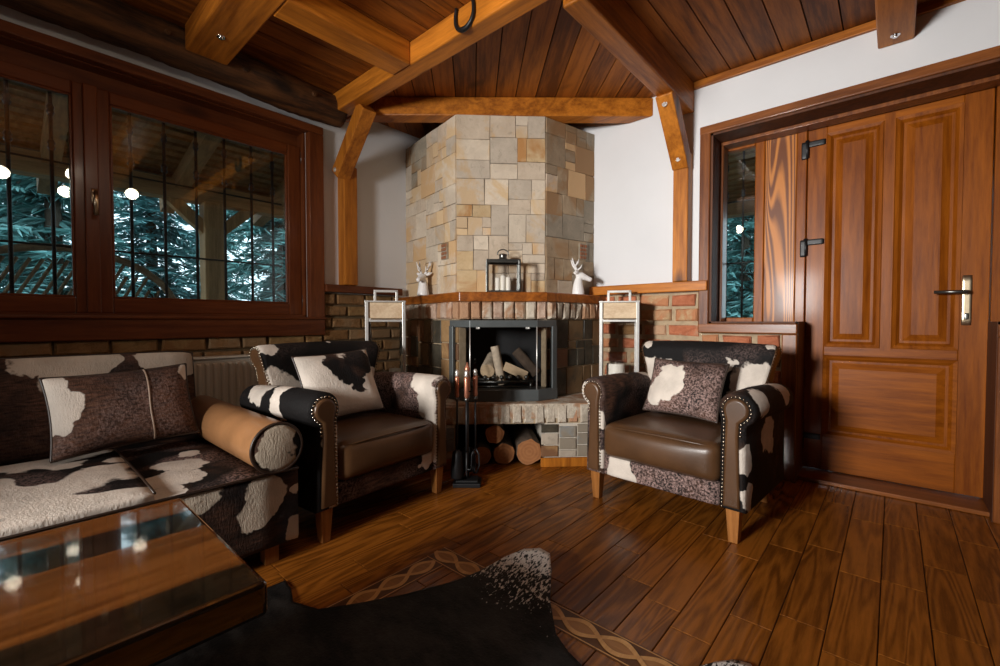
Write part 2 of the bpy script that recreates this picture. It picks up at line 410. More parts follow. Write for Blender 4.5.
def courses(L, z0, z1, h, l, gap):
    rows = max(1, round((z1 - z0) / h)); h = (z1 - z0) / rows; out = []
    for i in range(rows):
        x = -rng.uniform(0, l)
        while x < L:
            w = l * rng.uniform(.75, 1.2); a, b = max(0, x), min(L, x + w)
            if b - a > .025: out.append((a + gap / 2, b - gap / 2, z0 + i * h + gap / 2, z0 + (i + 1) * h - gap / 2))
            x += w
    return out

ZC = 2.43            # underside of the ceiling boards
XL, YR = -3.0, 3.0   # plaster faces of the window wall and of the door wall
XB, YB = 2.3, -2.3   # the two walls behind the camera
UP = Vector((0, 0, 1)); X = Vector((1, 0, 0)); Y = Vector((0, 1, 0))

# ================================================================== SETTING
# floor: wood-look boards running towards the door wall
mb = MB(); mb.box(XL - .3, XB, YB, YR + .32, -.1, -.008, 1)
x = XL - .02
while x < XB:
    y = YB - rng.uniform(0, .5)
    while y < YR + .3:
        L = rng.choice((.46, .52, .58, .58))
        r_ = (max(y, YB) + .0012, min(y + L, YR + .3) - .0012)
        if r_[1] - r_[0] > .04:
            block(mb, Vector((0, 0, -.012)), Y, X, (r_[0], r_[1], x + .0012, min(x + .1155, XB) - .0012), .012, 0, .0016, 0, UP)
        y += L
    x += .1155
floor = struct(mb.build('floor', ['floorw', 'dark_gap']), 'floor of warm brown wood-look boards with thin dark joints', 'floor')

def braid(name, o, ux, uy, L, start, label):
    """inlaid border strip with a plait of two wavy ribbons"""
    o = Vector(o); W = .098; mb = MB()
    P = lambda u, v, z: o + ux * u + uy * v + UP * z
    mb.add([P(0, 0, .0012), P(L, 0, .0012), P(L, W, .0012), P(0, W, .0012)], [(0, 1, 2, 3)], 0)
    for e in (.004, W - .008): mb.add([P(0, e, .0018), P(L, e, .0018), P(L, e + .004, .0018), P(0, e + .004, .0018)], [(0, 1, 2, 3)], 3)
    wl = .118; amp = .027; c = W / 2
    k = 0
    while (k + 1) * wl / 1 <= L + wl:
        a = k * wl
        top, bot, it, ib = [], [], [], []
        for i in range(13):
            q = i / 12; u = a + q * wl; h = amp * math.sin(math.pi * q)
            if u > L: u = L
            top.append(P(u, c + h, .0022)); bot.append(P(u, c - h, .0022))
        n = len(top); mb.add(bot + top, [(i, i + 1, n + i + 1, n + i) for i in range(n - 1)], 2)
        k += 1
    for sgn in (1, -1):
        lo, hi = [], []; N = int(L / .008)
        for i in range(N + 1):
            u = L * i / N; h = sgn * amp * 1.05 * math.sin(math.pi * u / wl)
            th = .0085; z = .0030 + .0008 * sgn * math.cos(math.pi * u / wl)
            lo.append(P(u, c + h - th, z)); hi.append(P(u, c + h + th, z))
        mb.add(lo + hi, [(i, i + 1, N + 2 + i, N + 1 + i) for i in range(N)], 1)
    return struct(mb.build(name, ['inlay_bg', 'inlay_a', 'inlay_b', 'inlay_a']), label, 'floor border')
braid('trim_1', (-1.322, 1.165, 0), X, -Y, 2.9, 0, 'carved braid border inlaid in the floor parallel to the door wall')
braid('trim_2', (-1.322, 1.067, 0), -Y, X, 2.9, 0, 'carved braid border inlaid in the floor between the armchairs and the coffee table')

# ceiling boards
mb = MB(); bw = .136
def planks(mb, origin, d, half, ext, mi):
    nrm = (-d[1], d[0])
    for i in range(-int(ext / bw) - 1, int(ext / bw) + 2):
        a, b = i * bw + .003, (i + 1) * bw - .003
        quad = [(origin[0] + d[0] * s_ + nrm[0] * w_, origin[1] + d[1] * s_ + nrm[1] * w_) for s_, w_ in ((-ext, a), (ext, a), (ext, b), (-ext, b))]
        q = clip(quad, half)
        if len(q) > 2: mb.prism(q, ZC, ZC + .018, mi)
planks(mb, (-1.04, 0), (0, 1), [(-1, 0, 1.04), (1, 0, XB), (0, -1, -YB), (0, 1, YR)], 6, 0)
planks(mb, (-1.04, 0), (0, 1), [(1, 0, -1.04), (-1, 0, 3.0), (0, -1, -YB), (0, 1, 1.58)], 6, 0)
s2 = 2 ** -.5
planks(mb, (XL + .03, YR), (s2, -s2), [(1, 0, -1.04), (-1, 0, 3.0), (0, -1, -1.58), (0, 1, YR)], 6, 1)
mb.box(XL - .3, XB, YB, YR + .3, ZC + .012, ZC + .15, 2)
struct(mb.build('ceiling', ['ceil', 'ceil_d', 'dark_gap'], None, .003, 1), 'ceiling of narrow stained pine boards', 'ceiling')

def beam(name, x0, x1, y0, y1, z0, z1, mat, label, mat4=None):
    m_ = MB(); m_.box(x0, x1, y0, y1, z0, z1, 0, mat4)
    return struct(m_.build(name, mat, None, .008, 2), label, 'ceiling beam')
bA = beam('ceiling_beam', -2.88, XB, 1.523, 1.630, 2.305, ZC - .001, 'beam_x', 'orange pine ceiling beam that carries the iron horseshoe')
bB = beam('ceiling_beam', -1.09, -.985, 1.636, YR - .001, 2.245, ZC - .001, 'beam_y', 'pine ceiling beam ending on the braced post beside the door casing')
bC = beam('ceiling_beam', -2.76, XB, .668, .862, 2.298, ZC - .001, 'beam_x', 'broad pine ceiling joist resting on the dark log above the window')
bD = beam('ceiling_beam', -2.16, -2.0, .863, 1.522, 2.30, ZC - .001, 'beam_y', 'short pine trimmer joist between the log joist and the horseshoe beam')
bE = beam('ceiling_beam', -.085, .052, 1.636, YR - .001, 2.282, ZC - .001, 'beam_y', 'pine ceiling joist ending with a bolt on the white wall above the door')
fr = frame3((XL, YR, 0), (s2, s2, 0), (s2, -s2, 0), UP)   # corner frame: s along the fireplace front, d out of the corner
dF = lambda s_: (6 - 4.345 + .075 * s_) * s2
mbF = MB(); poly = [(fr @ Vector(q))[:2] for q in ((-2, dF(-2) - .12, 0), (2, dF(2) - .12, 0), (2, dF(2), 0), (-2, dF(-2), 0))]
mbF.prism(clip(poly, [(0, -1, -1.636), (1, 0, -1.091), (0, 1, YR - .001), (-1, 0, 2.99)]), 2.302, ZC - .001, 0)
struct(mbF.build('ceiling_beam', 'beam_d', None, .008, 2), 'pine beam lying across the corner on top of the stone chimney', 'ceiling beam')
# bolts under the beams
for o_, p in ((bC, (-2.50, .755, 2.298)), (bE, (-.018, 2.9, 2.282))):
    m_ = MB(); m_.lathe([(.019, -.003), (.019, .002)], 16, 0, Matrix.Translation(p)); m_.lathe([(.010, -.012), (.011, .002)], 6, 0, Matrix.Translation(p))
    m_.build('bolt', 'chrome', o_)
# rough log along the top of the window wall
path, rad = [], []
for i in range(130):
    y = YB + i * (1.60 - YB) / 129
    path.append((-2.875 + .008 * math.sin(y * 3.1), y, 2.347 + .010 * math.sin(y * 2.3 + 1))); rad.append(.105 * (1 + .05 * math.sin(y * 7) + rng.uniform(-.02, .02)))
m_ = MB(); m_.tube(path, rad, 36)
for v in m_.v:
    c_ = Vector((-2.875, v.y, 2.347)); d_ = (v - c_); q = Vector((v.x * 9, v.y * 2.2, v.z * 9))
    v += d_.normalized() * (.013 * mnoise.noise(q) + .007 * mnoise.noise(q * 3.1))
lg = struct(m_.build('log_beam', 'log'), 'dark bark-stripped log under the ceiling along the window wall', 'log beam')
for y, z, s_ in ((.60, 2.36, .016), (.96, 2.33, .02), (1.36, 2.34, .017)):
    m_ = MB(); m_.lathe([(s_, -.02), (s_, .004), (s_ * .6, .012), (s_ * .25, .008)], 12, 0, Matrix.Translation((-2.774, y, z)) @ Matrix.Rotation(R(90), 4, 'Y')); m_.build('branch_knot', 'log', lg)

# --- window wall
wx0, wx1, wz0, wz1 = -.76, 1.40, .925, 2.175     # opening (y range, z range)
mb = MB()
mb.box(XL - .3, XL, YB, wx0, 0, ZC); mb.box(XL - .3, XL, wx1, YR + .3, 0, ZC)
mb.box(XL - .3, XL, wx0, wx1, 0, wz0); mb.box(XL - .3, XL, wx0, wx1, wz1, ZC)
wl_ = struct(mb.build('wall_left', 'plaster'), 'white plastered wall with the wide barred window', 'wall')
mb = MB()
mb.box(XL, XL + .012, YB, 1.5, 0, .81, 3); mb.box(XL, XL + .012, 1.5, 2.15, 0, 1.1, 3)
for (L0, L1, zz) in ((YB, 1.5, .81), (1.5, 2.15, 1.1)):
    for rr in courses(L1 - L0, 0, zz, .085, .20, .016): block(mb, Vector((XL + .012, L0, 0)), Y, UP, rr, .022, rng.choice((2, 2, 2, 0)), .008, .006, X, .004)
mb.build('brick_wainscot', ['br4', 'br1', 'br3', 'mortar_b'], wl_)
# --- door wall
ox0, ox1, lx0, lx1, oz0, oz1 = -.862, .812, -.397, .347, .887, 2.056
mb = MB()
mb.box(XL - .3, ox0, YR, YR + .3, 0, ZC); mb.box(ox1, XB, YR, YR + .3, 0, ZC); mb.box(ox0, ox1, YR, YR + .3, oz1, ZC)
mb.box(ox0, lx0, YR, YR + .3, 0, oz0); mb.box(lx1, ox1, YR, YR + .3, 0, oz0)
wr_ = struct(mb.build('wall_right', 'plaster'), 'white plastered wall with the panelled wooden door', 'wall')
mb = MB()
for (L0, L1, zz) in ((-1.72, -.925, 1.09), (-.925, -.47, .83), (.42, .875, .83), (.875, XB, 1.09)):
    mb.box(L0, L1, YR - .012, YR, 0, zz, 3)
    for rr in courses(L1 - L0, 0, zz, .098, .21, .028): block(mb, Vector((L0, YR - .012, 0)), X, UP, rr, .020, rng.choice((0, 0, 0, 0, 1, 2)), .009, .007, -Y, .006)
mb.build('brick_wainscot', ['br1', 'br2', 'br3', 'mortar_d'], wr_)
# --- the two walls behind the camera; the back one has an added window, placed by the shadow direction
kx0, kx1, kz0, kz1 = -1.48, -.90, 1.0, 1.70
mb = MB(); mb.box(XL - .3, kx0, YB - .2, YB, 0, ZC); mb.box(kx1, XB + .2, YB - .2, YB, 0, ZC); mb.box(kx0, kx1, YB - .2, YB, 0, kz0); mb.box(kx0, kx1, YB - .2, YB, kz1, ZC)
struct(mb.build('wall_back', 'plaster_dim'), 'plastered wall behind the viewer with a small added window', 'wall')
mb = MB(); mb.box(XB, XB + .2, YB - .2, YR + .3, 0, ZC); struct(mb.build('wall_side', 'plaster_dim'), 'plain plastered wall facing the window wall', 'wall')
mb = MB()
for a in ((kx0 - .06, kx0 + .03, kz0 - .06, kz1 + .06), (kx1 - .03, kx1 + .06, kz0 - .06, kz1 + .06)): mb.box(a[0], a[1], YB - .05, YB + .03, a[2], a[3])
for a in ((kz0 - .06, kz0 + .03), (kz1 - .03, kz1 + .06)): mb.box(kx0 - .06, kx1 + .06, YB - .05, YB + .029, a[0], a[1])
struct(mb.build('window_3', 'casing_z', None, .004), 'small wood-framed window added unseen behind the viewer for the key light', 'window')

# --- cap rails, ceiling bead
def trim(name, boxes, mat, label, bev=.005):
    m_ = MB()
    for b in boxes: m_.box(*b)
    return struct(m_.build(name, mat, None, bev, 2), label, 'trim')
trim('trim_3', [(XL, -2.925, 1.505, 2.14, 1.105, 1.158)], 'casing_y', 'dark wooden cap rail on the wainscot beside the window')
trim('trim_4', [(-1.69, -.868, 2.905, YR, 1.092, 1.155)], 'beam_x', 'orange wooden cap rail on the brick wainscot beside the fireplace')
trim('trim_5', [(.82, XB, 2.905, YR, 1.092, 1.155)], 'beam_x', 'wooden cap rail on the brick wainscot beyond the door')
trim('trim_6', [(-.984, XB, YR - .022, YR, ZC - .046, ZC - .001)], 'beam_x', 'thin wooden bead between the white wall and the ceiling boards', .003)
# --- posts with braces
def post(label, box, brace_a, brace_b, wdir, bolts, bdir):
    m_ = MB(); m_.box(*box); o = struct(m_.build('timber_post', 'post', None, .006, 2), label, 'timber post')
    a, b = Vector(brace_a), Vector(brace_b); d = (b - a).normalized(); w = Vector(wdir); n = d.cross(w).normalized(); L = (b - a).length
    m_ = MB(); m_.box(0, L, -.05, .05, -.05, .05, 0, frame3(a, d, w, n)); br = m_.build('brace', 'post', o, .006, 2)
    for p in bolts:
        m_ = MB(); T = frame3(p, *((X, UP, -Y) if bdir == 'y' else (Y, UP, X)))
        m_.lathe([(.016, -.003), (.016, .003)], 14, 0, T); m_.lathe([(.009, 0), (.009, .010)], 6, 0, T); m_.build('bolt', 'steel', o)
    return o
post('braced pine post on the cap rail between window and chimney', (XL, -2.905, 1.632, 1.735, 1.159, 2.0), (-2.945, 1.628, 1.93), (-2.60, 1.628, 2.30), (0, 1, 0), ((-2.93, 1.577, 1.955),), 'y')
post('braced pine post on the cap rail between chimney and door casing', (-1.085, -.99, 2.915, YR, 1.156, 1.98), (-1.0375, 2.945, 1.90), (-1.0375, 2.66, 2.262), (1, 0, 0), ((-1.037, 2.868, 1.925), (-1.04, 2.65, 2.19)), 'y')

# --- window 1
win = thing('window_1', (-3.08, .32, wz0), 'wide two-sash wooden window with iron bars outside', 'window', None, 'structure')
mb = MB()                                        # casing, stepped
for (a, b, zz0, zz1) in ((-.87, 1.505, 2.172, 2.224), (-.87, 1.505, .805, .925)): mb.box(XL, -2.945, a, b, zz0, zz1)
mb.build('window_casing', 'casing_y', win, .006)
mb = MB()
for (a, b) in ((1.402, 1.505), (-.87, -.765)): mb.box(XL, -2.9455, a, b, .926, 2.171)
mb.build('window_casing', 'casing_w', win, .006)
mb = MB(); mb.box(XL, -2.93, -.88, 1.51, .912, .93); mb.build('window_sill', 'casing_y', win, .006)
mb = MB()
mb.box(-3.13, -3.085, wx0, wx1, 2.085, wz1); mb.box(-3.085, XL + .001, wx0, wx1, wz1 - .006, wz1 - .001); mb.box(-3.13, XL + .001, wx0, wx1, wz0, .942)
mb.build('window_reveal', 'casing_y', win)
mb = MB(); mb.box(-3.13, XL + .001, wx1 - .012, wx1, wz0, wz1); mb.box(-3.13, XL + .001, wx0, wx0 + .012, wz0, wz1); mb.build('window_reveal', 'casing_w', win)
for (a, b) in ((.332, 1.388), (-.748, .328)):
    g0, g1 = a + .072, b - .084 if a > 0 else b - .066
    sash = MB(); sash.box(-3.11, -3.045, a, g0, .942, 2.085); sash.box(-3.11, -3.045, g1, b, .942, 2.085)
    so = sash.build('window_sash', 'frame_z', win, .006)
    sash = MB(); sash.box(-3.11, -3.046, g0, g1, .942, 1.02); sash.box(-3.11, -3.046, g0, g1, 2.02, 2.085); sash.build('window_sash_rail', 'frame_y', so, .006)
    g = MB(); g.box(-3.083, -3.079, g0 - .01, g1 + .01, 1.01, 2.03); g.build('window_pane', 'glass', so)
    bead = MB()
    for (q0, q1, r0, r1) in ((g0, g0 + .01, 1.02, 2.02), (g1 - .01, g1, 1.02, 2.02), (g0, g1, 1.02, 1.03), (g0, g1, 2.01, 2.02)): bead.box(-3.079, -3.052, q0, q1, r0, r1)
    bead.build('glazing_bead', 'frame_y', so, .003)
mb = MB(); mb.box(-3.046, -3.026, .30, .355, .942, 2.085); mb.build('window_mullion', 'frame_z', win, .006)
mb = MB(); mb.rbox((-3.022, .336, 1.53), (.012, .026, .075), .005, 3); mb.tube([(-3.02, .336, 1.545), (-2.985, .336, 1.545), (-2.975, .336, 1.52), (-2.975, .336, 1.43)], [.009, .009, .010, .011], 8)
mb.build('window_handle', 'brass', win)
for z in (1.03, 2.0):
    mb = MB(); mb.tube([(-3.035, 1.393, z - .03), (-3.035, 1.393, z + .05)], .007, 8); mb.build('window_hinge', 'pewter', win)

# --- door recess: casing, reveal lining, sidelights, door
cas = MB(); yc = 2.925
cas.box(-.925, -.862, yc, YR, .828, 2.10); cas.box(.812, .875, yc, YR, .828, 2.10); cas.box(-.472, lx0, yc, YR, 0, .829); cas.box(lx1, .422, yc, YR, 0, .829)
co = struct(cas.build('trim_7', 'casing_z', None, .007), 'stepped wooden casing around the door and its sidelight', 'door casing')
cas = MB(); cas.box(-.926, .876, yc - .001, YR, 2.056, 2.108); cas.box(-.926, lx0, yc - .001, YR, .828, .888); cas.box(lx1, .876, yc - .001, YR, .828, .888)
cas.build('casing_rail', 'casing_x', co, .007)
cas = MB(); yb = 3.19
cas.box(ox0 - .0, ox0 + .012, YR - .06, yb, oz0, oz1); cas.box(ox1 - .012, ox1, YR - .06, yb, oz0, oz1)
cas.box(ox0, lx0, YR - .06, yb, oz0, oz0 + .012); cas.box(lx1, ox1, YR - .06, yb, oz0, oz0 + .012); cas.box(ox0, ox1, YR - .06, yb, oz1 - .012, oz1)
cas.box(lx0 - .012, lx0 + .002, YR - .06, 3.24, 0, oz0 + .012); cas.box(lx1 - .002, lx1 + .012, YR - .06, 3.24, 0, oz0 + .012)
cas.build('reveal_lining', 'reveal', co)
cas = MB(); cas.box(ox0 + .012, ox1 - .012, 3.095, 3.19, 2.022, oz1 - .012); cas.box(ox0 + .012, ox0 + .03, 3.095, 3.19, oz0 + .012, 2.022); cas.build('inner_frame', 'casing_z', co, .004)

def sidelight(nm, label, sg):
    f = lambda x: x if sg < 0 else -.05 - x
    w = thing(nm, (f(-.76), 3.2, oz0), label, 'window', None, 'structure')
    m_ = MB(); m_.box(f(-.874), f(-.845), 3.19, 3.25, .887, 2.09); m_.box(f(-.672), f(-.618), 3.19, 3.25, .887, 2.09); m_.box(f(-.845), f(-.672), 3.191, 3.25, .887, .925); m_.box(f(-.845), f(-.672), 3.191, 3.25, 2.01, 2.09)
    m_.build('window_frame', 'door', w, .006)
    m_ = MB(); m_.box(f(-.85), f(-.667), 3.222, 3.226, .92, 2.015); m_.build('window_pane', 'glass', w)
    m_ = MB(); m_.box(f(-.618), f(-.452), 3.196, 3.25, .887, 2.09); m_.build('window_side_board', 'pine_grain', w, .005)
    return w
sidelight('window_2', 'narrow sidelight window beside the door hinges', -1)
sidelight('window_4', 'sidelight window beyond the lock side of the door', 1)
dr = thing('door_1', (-.03, 3.21, 0), 'heavy panelled wooden door with black strap hinges', 'door', None, 'structure')
m_ = MB(); m_.box(-.452, -.400, 3.192, 3.27, 0, 2.09); m_.box(.352, .402, 3.192, 3.27, 0, 2.09); m_.build('door_jamb', 'door', dr, .005)
m_ = MB(); m_.box(lx0 - .02, lx1 + .02, YR, 3.30, .001, .022); m_.build('door_threshold', 'casing_x', dr, .004)
leaf = MB(); leaf.box(-.398, .348, 3.222, 3.262, .026, 2.085)
for a in ((-.398, -.305), (.245, .348), (-.058, -.006)): leaf.box(a[0], a[1], 3.206, 3.23, .026 if a[0] != -.058 else .735, 2.085)
dl = leaf.build('door_leaf', 'door', dr, .004)
rails = MB(); rails.box(-.306, .246, 3.2062, 3.23, .026, .225); rails.box(-.306, .246, 3.2062, 3.23, .70, .755); rails.box(-.306, .246, 3.2062, 3.23, 1.985, 2.085); rails.build('door_rail', 'door_x', dl, .004)
def raised(x0, x1, z0, z1, mat):
    m_ = MB()
    for (i0, y0, i1, y1) in ((0, 3.200, .016, 3.206), (.016, 3.206, .030, 3.2215), (.042, 3.2215, .075, 3.208), (.075, 3.208, .5, 3.208)):
        if i1 < .5:
            o4 = [(x0 + i0, y0, z0 + i0), (x1 - i0, y0, z0 + i0), (x1 - i0, y0, z1 - i0), (x0 + i0, y0, z1 - i0)]; q4 = [(x0 + i1, y1, z0 + i1), (x1 - i1, y1, z0 + i1), (x1 - i1, y1, z1 - i1), (x0 + i1, y1, z1 - i1)]
            m_.add(o4 + q4, [(0, 1, 5, 4), (1, 2, 6, 5), (2, 3, 7, 6), (3, 0, 4, 7)])
        else: m_.add([(x0 + i0, y0, z0 + i0), (x1 - i0, y0, z0 + i0), (x1 - i0, y0, z1 - i0), (x0 + i0, y0, z1 - i0)], [(0, 1, 2, 3)])
    # outer lip
    o4 = [(x0, 3.2065, z0), (x1, 3.2065, z0), (x1, 3.2065, z1), (x0, 3.2065, z1)]; q4 = [(x0, 3.2, z0), (x1, 3.2, z0), (x1, 3.2, z1), (x0, 3.2, z1)]
    m_.add(o4 + q4, [(0, 1, 5, 4), (1, 2, 6, 5), (2, 3, 7, 6), (3, 0, 4, 7)])
    return m_.build('door_panel', mat, dl)
raised(-.306, -.058, .754, 1.986, 'door'); raised(-.006, .246, .754, 1.986, 'door'); raised(-.306, .246, .224, .702, 'door_x')
m_ = MB(); m_.rbox((.271, 3.203, 1.005), (.036, .008, .25), .0035, 4); hp = m_.build('door_handle', 'brass', dr)
m_ = MB(); m_.tube([(.271, 3.205, 1.045), (.271, 3.150, 1.045), (.262, 3.143, 1.045), (.15, 3.143, 1.047)], [.009, .009, .0095, .0085], 10); m_.build('lever', 'pewter', hp)
m_ = MB(); m_.rbox((.271, 3.197, .925), (.018, .006, .032), .003, 3); m_.build('lock_cylinder', 'pewter', hp)
for z in (1.925, 1.35, .20):
    m_ = MB(); m_.rbox((-.362, 3.199, z + .018), (.10, .012, .034), .005, 4); m_.rbox((-.412, 3.186, z - .018), (.030, .014, .10), .005, 4); m_.tube([(-.4, 3.188, z - .06), (-.4, 3.188, z + .04)], .010, 10)
    m_.build('door_hinge', 'black_iron', dr)

# ------------------------------------------------------------------ outside
m_ = MB(); m_.box(-22, 14, -12, 22, -.5, -.35); struct(m_.build('ground', 'ground'), 'dark ground outside the house', 'ground')
m_ = MB()
for i in range(20):
    x0 = -3.34 - i * .105
    m_.box(x0 - .108, x0, -4, 6, 0, .04, 0, Matrix.Translation((0, 0, 2.62 - i * .024)))
for i in range(20):
    y0 = 3.34 + i * .105
    m_.box(-3.3, 4, y0, y0 + .108, 0, .04, 0, Matrix.Translation((0, 0, 2.66 - i * .024)))
struct(m_.build('porch_roof', 'porch_x'), 'boarded underside of the porch roof outside the window', 'porch roof')
for k, y in enumerate((-1.4, -.55, .3, 1.15, 2.0, 2.85)):
    m_ = MB(); a = Vector((-3.33, y, 2.56)); b = Vector((-5.5, y, 2.06)); d = (b - a).normalized()
    m_.box(0, (b - a).length, -.055, .055, -.07, .07, 0, frame3(a, d, Y, d.cross(Y)))
    struct(m_.build('porch_rafter', 'porch_x'), 'sloping timber rafter under the porch roof outside the window', 'rafter')['group'] = 'porch rafters'
m_ = MB(); m_.box(-5.08, -4.92, -4, 4.5, 2.03, 2.20); struct(m_.build('porch_beam', 'porch_y', None, .01), 'horizontal timber eave beam of the porch outside the window', 'porch beam')
m_ = MB(); m_.box(-3.2, 4, 5.3, 5.45, 2.05, 2.2); struct(m_.build('porch_beam', 'porch_x', None, .01), 'horizontal timber eave beam of the porch outside the sidelight', 'porch beam')
for (px_, py_, dirs, lab) in ((-5, 1.41, ((0, 1), (0, -1)), 'braced timber porch post outside the window sash with the hinges'), (-5, -1.9, ((0, 1), (0, -1)), 'braced timber porch post outside beyond the other sash'), (-2.25, 5.37, ((1, 0), (-1, 0)), 'braced timber porch post outside the sidelight')):
    m_ = MB(); m_.box(px_ - .09, px_ + .09, py_ - .09, py_ + .09, -.35, 2.04); o = struct(m_.build('porch_post', 'porch', None, .01), lab, 'porch post')
    for dx, dy in dirs:
        m_ = MB(); a = Vector((px_, py_, 1.72)); b = a + Vector((dx * .40, dy * .40, .38)); d = (b - a).normalized(); w = Vector((dy, dx, 0)); w = Vector((abs(w.x), abs(w.y), 0))
        m_.box(0, (b - a).length, -.045, .045, -.05, .05, 0, frame3(a, d, w, d.cross(w))); m_.build('brace', 'porch', o)
# wrought-iron grilles
def grille(label, o, ux, nx, cols, z0, z1, rows, rad=.009):
    g = thing('window_grille', o, label, 'grille'); o = Vector(o)
    for u in cols:
        m_ = MB(); p = o + ux * u; tw = []
        m_.tube([p + UP * (z0 - o.z), p + UP * (z1 - o.z)], rad, 6)
        for zz in (z1 - .12, z1 - .30): m_.lathe([(rad, -.03), (rad * 1.9, -.012), (rad * 1.3, 0), (rad * 1.9, .012), (rad, .03)], 8, 0, Matrix.Translation(p + UP * (zz - o.z)))
        m_.build('bar', 'black_iron', g)
    for zz in rows:
        m_ = MB(); m_.tube([o + ux * (cols[0] - .06) + UP * (zz - o.z), o + ux * (cols[-1] + .06) + UP * (zz - o.z)], .006, 6); m_.build('cross_bar', 'black_iron', g)
    return g
grille('black wrought-iron bars outside the wide window', (-3.24, 0, .99), Y, X, [-.72, -.565, -.41, -.255, -.1, .05, .20, .36, .515, .67, .83, .985, 1.145, 1.28], .93, 2.10, (1.29, 1.72))
grille('black wrought-iron bars outside the sidelight window', (-.76, 3.29, .9), X, Y, [-.1, 0, .1], .89, 2.05, (1.29, 1.7), .007)
# rattan lounge seat on the porch
rt = thing('rattan_chair', (-4.15, .3, -.35), 'large arched rattan chair on the porch behind the window', 'chair')
arc = [(-4.15, .3 + .62 * math.cos(a), .95 + .44 * math.sin(a)) for a in [math.pi * i / 24 for i in range(25)]]
m_ = MB(); m_.tube(arc, .024, 8); m_.tube([arc[0], (-4.15, .92, -.35)], .024, 8); m_.tube([arc[-1], (-4.15, -.32, -.35)], .024, 8); m_.build('arched_frame', 'rattan', rt)
m_ = MB()
for i in range(-14, 15):
    y0 = .3 + i * .058; pts = []
    for k in range(14):
        z = .25 + k * .088; yy = y0 - (z - .8) * -.5
        inside = abs(yy - .3) < .60 and z < .95 + .44 * math.sqrt(max(0, 1 - ((yy - .3) / .62) ** 2))
        if inside: pts.append((-4.15, yy, z))
    if len(pts) > 1: m_.tube(pts, .011, 6)
m_.build('slat_back', 'rattan', rt)
m_ = MB(); m_.rbox((-3.85, .3, .05), (.62, 1.1, .10), .04, 6); m_.build('seat', 'rattan', rt)
for yy in (-.2, .8):
    m_ = MB(); m_.tube([(-3.6, yy, .03), (-3.58, yy, -.35)], .022, 8); m_.build('leg', 'rattan', rt)

def spruce(seed, h, mat):
    r2 = random.Random(seed); tr = MB(); tr.tube([(0, 0, 0), (.02, 0, h * .5), (0, 0, h)], [.13, .08, .01], 8); fo = MB()
    nw = int(h * 6.5)
    for w in range(nw):
        z = .25 + (h - .4) * w / nw; Lb = (h - z) * .23 + .22
        for b in range(9):
            az = r2.uniform(0, 2 * math.pi); L = Lb * r2.uniform(.75, 1.15); el = r2.uniform(-.1, .15)
            d = Vector((math.cos(az), math.sin(az), 0)); sd = Vector((-d.y, d.x, 0)); n = int(7 + L * 15)
            for k in range(n):
                q = (k + .6) / n; p = Vector((0, 0, z)) + d * (L * q) + UP * (el * L * q - .34 * L * q * q)
                for s_ in (-1, 1):
                    tl = (.10 + .26 * (1 - q)) * r2.uniform(.7, 1.3); t_ = (d * .6 + sd * s_ * r2.uniform(.5, 1.0) + UP * r2.uniform(-.65, .05)).normalized() * tl
                    wv = (d * r2.uniform(.5, 1) + UP * r2.uniform(-.6, .6)).normalized() * .022
                    fo.add([p - wv, p + wv, p + t_ * .55 + wv * .8, p + t_, p + t_ * .5 - wv * .8], [(0, 1, 2, 3, 4)])
    root = thing('spruce_tree', (0, 0, -.35), None, 'tree', 'spruce trees outside'); 
    tr.v = [v + Vector((0, 0, -.35)) for v in tr.v]; fo.v = [v + Vector((0, 0, -.35)) for v in fo.v]
    tr.build('trunk', 'trunk', root); fo.build('foliage', mat, root); return root
sp1 = spruce(3, 5.2, 'needle1'); sp2 = spruce(5, 6.2, 'needle2')
spots = [(-7.3, -2.2, 0), (-7.6, .45, 0), (-7.2, 3.0, 0), (-9.3, -1.0, 1), (-9.6, 1.8, 1), (-9.3, 4.5, 1), (-7.9, 5.6, 0), (-11.6, 3.3, 0), (-11.4, .3, 1), (-1.9, 8.4, 0), (-4.2, 9.3, 1), (-.2, 10.6, 1), (-2.6, 11.3, 0)]
used = set()
for i, (x_, y_, k) in enumerate(spots):
    src = (sp1, sp2)[k]
    if k not in used: o = src; used.add(k)
    else:
        o = src.copy(); COL.objects.link(o)
        for ch in src.children: c = ch.copy(); COL.objects.link(c); c.parent = o
    o.location = (x_, y_, -.35); o.rotation_euler = (0, 0, i * 1.3); sc_ = .9 + .06 * (i % 4); o.scale = (sc_,) * 3
    o['label'] = 'teal-green spruce tree standing outside the barred window' if i < 9 else 'green spruce tree standing outside the narrow sidelight'
    o['group'] = 'spruce trees outside the window' if i < 9 else 'spruce trees outside the sidelight'
# ================================================================== FIREPLACE
FP = thing('corner_fireplace', (-2.3, 2.3, 0), 'corner fireplace with tall stone-clad chimney, wooden mantel and glass-fronted firebox', 'fireplace')
W3 = lambda s_, d_, z=0: fr @ Vector((s_, d_, z))
dc = lambda c: (c + 6) * s2
def facets(pts):
    out = []
    for p, q in zip(pts, pts[1:]):
        p, q = Vector((*p, 0)), Vector((*q, 0)); u = (q - p); L = u.length; u.normalize(); out.append((p, u, u.cross(UP), L))
    return out
